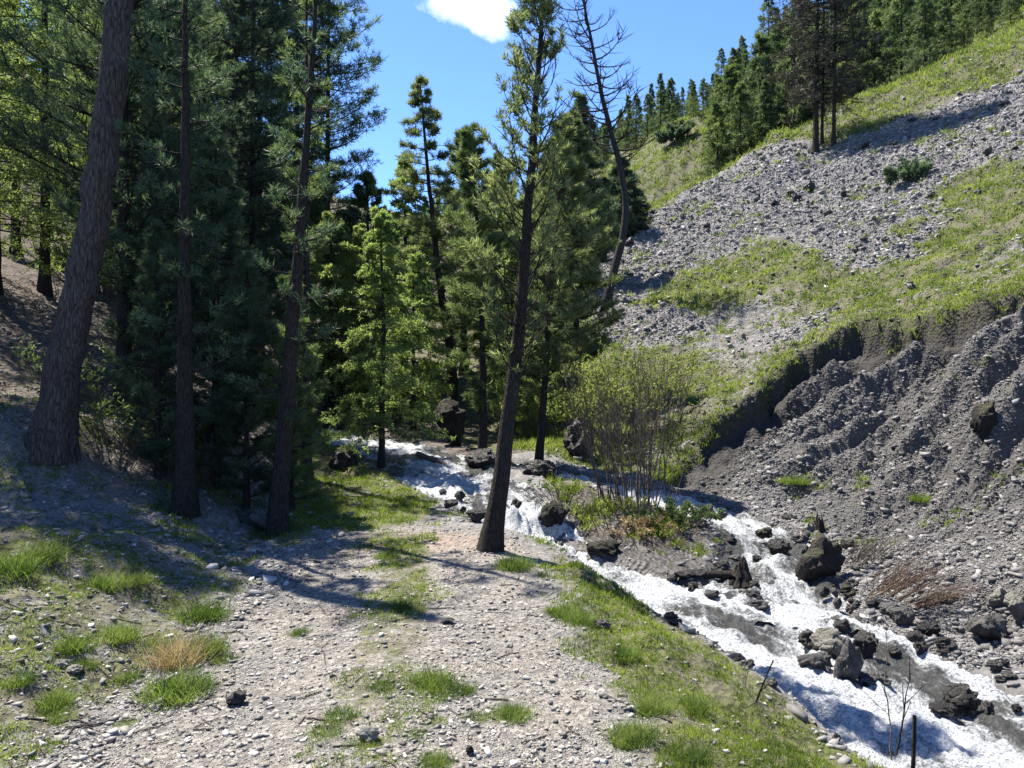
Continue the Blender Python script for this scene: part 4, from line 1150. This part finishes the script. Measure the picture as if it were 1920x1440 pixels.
for i in range(16):
    Y = rr.uniform(24, 42); u = rr.uniform(-250, 330)
    x = (u-CX)/F_PX*Y
    far_place(x, Y, rr.choice([2, 3, 3, 0]), rr.uniform(.8, 1.1), 'conifer on the high slope behind the sunlit larches', 'conifers on the high left slope')

# ------------------------------------------------------------------ shrubs
def shrub(name, loc, nst, rad, h, m_bark, leaf, seed, label, cat='shrub', lean=(0, 0), K=5, NL=.04, NW=.016, leaf_t=.45, spreadang=.28, group=None, keep=1.0, srad=.011, n2=9):
    r = np.random.default_rng(seed)
    root = empty(name, loc)
    a = r.random(nst)*6.283; q = rad*np.sqrt(r.random(nst))
    bx = np.cos(a)*q; by = np.sin(a)*q*.7
    bz = np.array([Hs(loc[0]+i, loc[1]+j)-loc[2]-.03 for i, j in zip(bx, by)])
    PN = 8; s = np.linspace(0, 1, PN)
    hh = h*(.6+.45*r.random(nst))
    dx = bx/rad*spreadang+r.normal(size=nst)*.10+lean[0]; dy = by/rad*spreadang+r.normal(size=nst)*.10+lean[1]
    pts = np.zeros((nst, PN, 3)); pts[:, 0] = np.stack([bx, by, bz], -1)
    for i in range(1, PN):
        st = np.stack([dx*(1+s[i]*.5)+r.normal(size=nst)*.06, dy*(1+s[i]*.5)+r.normal(size=nst)*.06, np.ones(nst)], -1)
        pts[:, i] = pts[:, i-1]+unit(st)*(hh/(PN-1))[:, None]
    g = Geo(); g.tube(pts, (srad*(.6+.6*r.random(nst)))[:, None]*np.linspace(1, .25, PN)[None], 5)
    ss = .3+.68*r.random((nst, n2)); f = ss*(PN-1); i0 = np.minimum(f.astype(int), PN-2); fr = (f-i0)[..., None]; bi = np.arange(nst)[:, None]
    to = pts[bi, i0]*(1-fr)+pts[bi, i0+1]*fr; td = unit(pts[bi, i0+1]-pts[bi, i0])
    d = unit(td+unit(r.normal(size=(nst, n2, 3)))*.75); tl = (hh[:, None]*.24*(1.2-.6*ss))[..., None]
    tp = np.stack([to, to+d*tl*.5, to+(d+np.array([0, 0, .3]))*tl], 2).reshape(-1, 3, 3)
    g.tube(tp, np.full((len(tp), 1), srad*.3)*np.array([[1, .8, .5]]), 3)
    link('stem', g.mesh('stem', True), m_bark, root)
    if leaf is not None:
        qq = np.array([.3, .65, 1.0]); C = (tp[:, 0][:, None]*(1-qq)[None, :, None]+tp[:, 2][:, None]*qq[None, :, None]).reshape(-1, 3)
        D = np.repeat(unit(tp[:, 2]-tp[:, 0])[:, None], 3, 1).reshape(-1, 3)
        top = C[:, 2]/h
        kp = (top > leaf_t+.25*(r.random(len(C))-.5)) & (r.random(len(C)) < keep)
        V, Fq = needles(C[kp], D[kp], K, NL, NW, .8, r, .1)
        link('foliage', mesh_np('foliage', V, Fq), leaf, root)
    tag(root, label, cat, group); return root
def gp(u, Y):
    x = (u-CX)/F_PX*Y; return (x, Y, Hs(x, Y))
shrub('willow_shrub', gp(1195, 10.2), 46, .52, 2.05, M_TWIG, M_WILLOW, 201, 'many stemmed grey willow with thin fresh leaves on the island', leaf_t=.62, K=4, keep=.28, n2=12, spreadang=.17, NL=.035, NW=.013)
shrub('willow_shrub', gp(1235, 14.5), 34, .6, 1.5, M_TWIG, M_WILLOW, 202, 'yellow green bush behind the island willow', leaf_t=.2, K=5, NL=.05, NW=.02, keep=.6)
shrub('willow_shrub', gp(1130, 14.2), 30, .55, 1.9, M_TWIG, M_WILLOW, 203, 'leafy bush left behind the island willow near the pines', leaf_t=.2, K=6, NL=.06, NW=.024)
shrub('willow_shrub', gp(985, 16.2), 26, .55, 1.5, M_TWIG, M_LARCH_Y, 204, 'low green bush on the far bank between two thin pines', leaf_t=.1, K=6, NL=.07, NW=.025)
shrub('willow_shrub', gp(1080, 15.2), 24, .45, 1.3, M_TWIG, M_LARCH_Y, 205, 'low green bush in front of the bushy grey green pine', leaf_t=.1, K=6, NL=.07, NW=.025)
shrub('willow_shrub', gp(640, 18.8), 28, .7, 1.6, M_TWIG, M_LARCH_Y, 206, 'bright bush at the bend of the upper stream', leaf_t=.1, K=6, NL=.08, NW=.03)
shrub('willow_shrub', gp(760, 17.6), 26, .6, 1.2, M_TWIG, M_WILLOW, 207, 'low bush on the far bank behind the young larch', leaf_t=.1, K=6, NL=.07, NW=.027)
b = ray(1655, 1110)
shrub('dry_bush', (b[0], b[1], b[2]), 60, .34, .62, M_REDTWIG, None, 208, 'reddish dry bush drooping over the far bank beside the big boulder', lean=(.75, -.55), srad=.006, spreadang=.5)
b = ray(1590, 1060)
shrub('dry_bush', (b[0]+.1, b[1]+.1, b[2]), 40, .22, .5, M_TWIG, None, 209, 'grey dry brush growing right behind the big boulder', lean=(.45, -.2), srad=.005, spreadang=.5)
b = gp(1150, 9.5)
shrub('dry_bush', gp(1055, 9.9), 44, .30, .34, M_BARK_D, M_GRASS, 214, 'dark brush hanging over the waterfall end of the island', srad=.005, spreadang=1.3, leaf_t=.5, keep=.3)
shrub('dry_bush', gp(1215, 9.05), 44, .34, .26, M_REDTWIG, M_DRY, 215, 'brown dead heather at the front right of the island', srad=.005, spreadang=1.3, leaf_t=.3, keep=.5)
shrub('dry_bush', b, 46, .45, .38, M_TWIG, M_WILLOW, 210, 'low tangle of grey twigs at the front of the island', srad=.006, spreadang=1.2, leaf_t=.55, keep=.35)
b = gp(1255, 9.6)
shrub('dry_bush', b, 40, .38, .34, M_TWIG, M_PINE, 211, 'dark green low shrub on the right part of the island', srad=.006, spreadang=1.2, leaf_t=.2, keep=.7, K=5, NL=.05)
b = gp(1705, 28)
shrub('dark_bush', b, 26, .5, .8, M_TWIG, M_PINE_D, 212, 'dark low bush on the grassy upper edge of the scree', leaf_t=.05, K=6, NL=.12, NW=.05, spreadang=.9)
x, y, z = ray(1263, 266)
shrub('dark_bush', (x, y, z), 40, .75, 1.5, M_TWIG, M_PINE_D, 213, 'round black bush alone on the far grassy slope', leaf_t=.05, K=7, NL=.25, NW=.10, spreadang=.8)
x, y, z = ray(560, 880)
for i, (u, Y, hh, lab) in enumerate(((215, 8.6, .8, 'bare undergrowth shrub beside the foot of the thick leaning trunk'), (300, 9.0, .9, 'bare undergrowth shrub left of the straight shaded pine'),
                                     (405, 9.2, .9, 'bare undergrowth shrub between the shaded pine trunks'), (150, 9.6, .8, 'bare undergrowth shrub behind the thick leaning trunk'))):
    shrub('undergrowth_shrub', gp(u, Y), 34, .35, hh, M_TWIG, M_PINE, 220+i, lab, leaf_t=.3, keep=.35, K=4, NL=.05, NW=.018, srad=.006, spreadang=.8, group='undergrowth of the shaded bank')

# ------------------------------------------------------------------ sticks, driftwood
def stick(name, p0, p1, r0, r1, m, label, cat='stick', bend=.03, twigs=0, seed=1):
    r = np.random.default_rng(seed)
    p0 = np.array(p0); p1 = np.array(p1); t = np.linspace(0, 1, 12)[:, None]
    L = np.linalg.norm(p1-p0)
    w = np.cumsum(r.normal(size=(12, 3)), 0)*bend*L*.12; w -= w[0]; w -= t*w[-1]
    pts = (p1-p0)*t+w
    g = Geo(); g.tube(pts[None], (r0+(r1-r0)*t[:, 0])[None], 8)
    # closed ends
    for i in range(twigs):
        k = r.integers(3, 11); o = pts[k]; d = unit(unit(p1-p0)+unit(r.normal(size=3))*.8); l = L*r.uniform(.15, .35)
        tp = np.stack([o, o+d*l*.5, o+d*l+np.array([0, 0, .06*l])]); g.tube(tp[None], np.array([[r1*1.1, r1*.8, r1*.4]])+.0008, 4)
    o = link(name, g.mesh(name, True), m); o.location = p0
    tag(o, label, cat); return o
def pz(u, v, Y): return P(u, v, Y)
stick('bare_sapling', pz(1672, 1425, 3.9), pz(1662, 1170, 4.1), .0045, .0012, M_TWIG, 'tallest thin bare sapling rising in front of the stream', 'sapling', .12, 4, 31)
stick('bare_sapling', pz(1680, 1415, 3.85), pz(1707, 1262, 3.9), .006, .002, M_BARK_D, 'dark bare sapling leaning right at the near stream edge', 'sapling', .06, 4, 32)
stick('stump_post', pz(1711, 1475, 3.7), pz(1715, 1342, 3.7), .011, .009, M_BARK_D, 'thick dark broken stick standing at the near stream edge', 'stick', .02, 0, 33)
stick('bare_twig', pz(1416, 1320, 4.2), pz(1450, 1238, 4.2), .006, .004, M_BARK_D, 'dark broken twig standing in the verge by the water', 'twig', .06, 1, 34)
stick('bare_twig', pz(1455, 1385, 4.0), pz(1375, 1240, 4.3), .004, .0015, M_TWIG, 'thin arching twig over the verge by the water', 'twig', .12, 4, 35)
stick('bare_twig', pz(1245, 1240, 5.2), pz(1200, 1140, 5.6), .005, .002, M_TWIG, 'grey dead twig in the upper verge beside the path', 'twig', .12, 3, 36)
x, y, z = ray(830, 872, water=True)
stick('driftwood_log', P(782, 851, y+.35), P(838, 872, y), .05, .035, M_TWIG, 'thin mossy log lying across the upper stream', 'log', .05, 1, 37)
x, y, z = ray(1388, 1096, water=True)
stick('driftwood_log', (x-.05, y+.05, z+.07), (x-.62, y+.10, z+.05), .05, .03, M_BARK_D, 'dark driftwood log lying on the gravel bar beside the stump', 'log', .05, 2, 38)
g = Geo()
def stump(loc, h, r0, label, seed):
    r = np.random.default_rng(seed)
    root_pts = []; n = 9
    pts = np.zeros((n, 5, 3)); a = np.arange(n)/n*6.283
    for i in range(n):
        hh = h*r.uniform(.45, 1.0)
        pts[i] = np.stack([np.array([math.cos(a[i])*r0*q, math.sin(a[i])*r0*q, zz*hh]) for q, zz in ((1.5, -.15), (1.0, .12), (.75, .4), (.6, .75), (.55, 1.0))])
    g = Geo(); g.tube(pts, np.repeat((np.array([.55, .5, .42, .3, .06])*r0)[None], n, 0), 7)
    o = link('driftwood_stump', g.mesh('driftwood_stump', False), M_BARK_D); o.location = loc
    tag(o, label, 'stump'); return o
stump((x, y, z), .30, .085, 'jagged dark driftwood stump on the gravel bar in midstream', 5)
x, y, z = ray(1540, 1003)
stump((x+.02, y+.1, z), .26, .05, 'slim dark broken stump above the big mossy boulder', 6)

# ------------------------------------------------------------------ light, sky, camera
EL, AZ = math.radians(63), math.radians(-47)       # high sun ahead and to the left, out of frame
sd_ = Vector((math.sin(AZ)*math.cos(EL), math.cos(AZ)*math.cos(EL), math.sin(EL)))
sl = bpy.data.lights.new('sun', 'SUN'); sl.energy = 5.0; sl.angle = math.radians(.5); sl.color = (1, .95, .86)
so = bpy.data.objects.new('sun', sl); COL.objects.link(so); so.rotation_euler = sd_.to_track_quat('Z', 'Y').to_euler(); so.location = (0, 0, 60)

W = bpy.data.worlds.new('World'); S.world = W; W.use_nodes = True
nt = W.node_tree; nt.nodes.clear()
sky = N(nt, 'ShaderNodeTexSky', sky_type='NISHITA'); sky.sun_disc = False
sky.sun_elevation = EL; sky.sun_rotation = AZ; sky.altitude = 1800; sky.air_density = 1.0; sky.dust_density = .2; sky.ozone_density = 3.0
tc = N(nt, 'ShaderNodeTexCoord').outputs['Generated']
# one small white cloud, a patch of sky directions
def dirn(u, v):
    return Vector(((u-CX)/F_PX, 1, -(v-CY)/F_PX)).normalized()
cd = dirn(882, 0)
mp = N(nt, 'ShaderNodeMapping'); mp.vector_type = 'POINT'; mp.inputs['Location'].default_value = (-cd.x, -cd.y, -cd.z); nt.links.new(tc, mp.inputs[0])
m2 = N(nt, 'ShaderNodeMapping'); m2.inputs['Scale'].default_value = (13, 13, 38); nt.links.new(mp.outputs[0], m2.inputs[0])
ln = N(nt, 'ShaderNodeVectorMath', operation='LENGTH'); nt.links.new(m2.outputs[0], ln.inputs[0])
cn = noise(nt, tc, 14, 6, .6)
cf = math_(nt, 'ADD', math_(nt, 'SUBTRACT', 1.0, ln.outputs['Value']), math_(nt, 'MULTIPLY', math_(nt, 'SUBTRACT', cn, .5), 3.4))
cm = ramp(nt, cf, [(.0, (0, 0, 0)), (.4, (.35, .35, .35)), (1.0, (1, 1, 1))])
skyc = mixc(nt, cm, mixc(nt, 1.0, sky.outputs[0], (.60, .75, .97), 'MULTIPLY'), (7.6, 7.8, 8.1))
bg = N(nt, 'ShaderNodeBackground'); bg.inputs['Strength'].default_value = .10
nt.links.new(skyc, bg.inputs['Color'])
wo = N(nt, 'ShaderNodeOutputWorld'); nt.links.new(bg.outputs[0], wo.inputs['Surface'])

cam = bpy.data.cameras.new('camera'); co = bpy.data.objects.new('camera', cam); COL.objects.link(co)
co.location = (0, 0, EYE); co.rotation_euler = (math.radians(90), 0, 0)
cam.sensor_width = 36; cam.lens = 36*F_PX/1920; cam.shift_y = (CY-720)/1920.0
cam.clip_start = .05; cam.clip_end = 2000
S.camera = co
S.render.resolution_x, S.render.resolution_y = 1024, 768
S.view_settings.view_transform = 'Standard'; S.view_settings.look = 'None'; S.view_settings.exposure = 1.68; S.view_settings.gamma = 1
S.cycles.max_bounces = 6; S.cycles.transmission_bounces = 4; S.cycles.diffuse_bounces = 3; S.cycles.glossy_bounces = 2
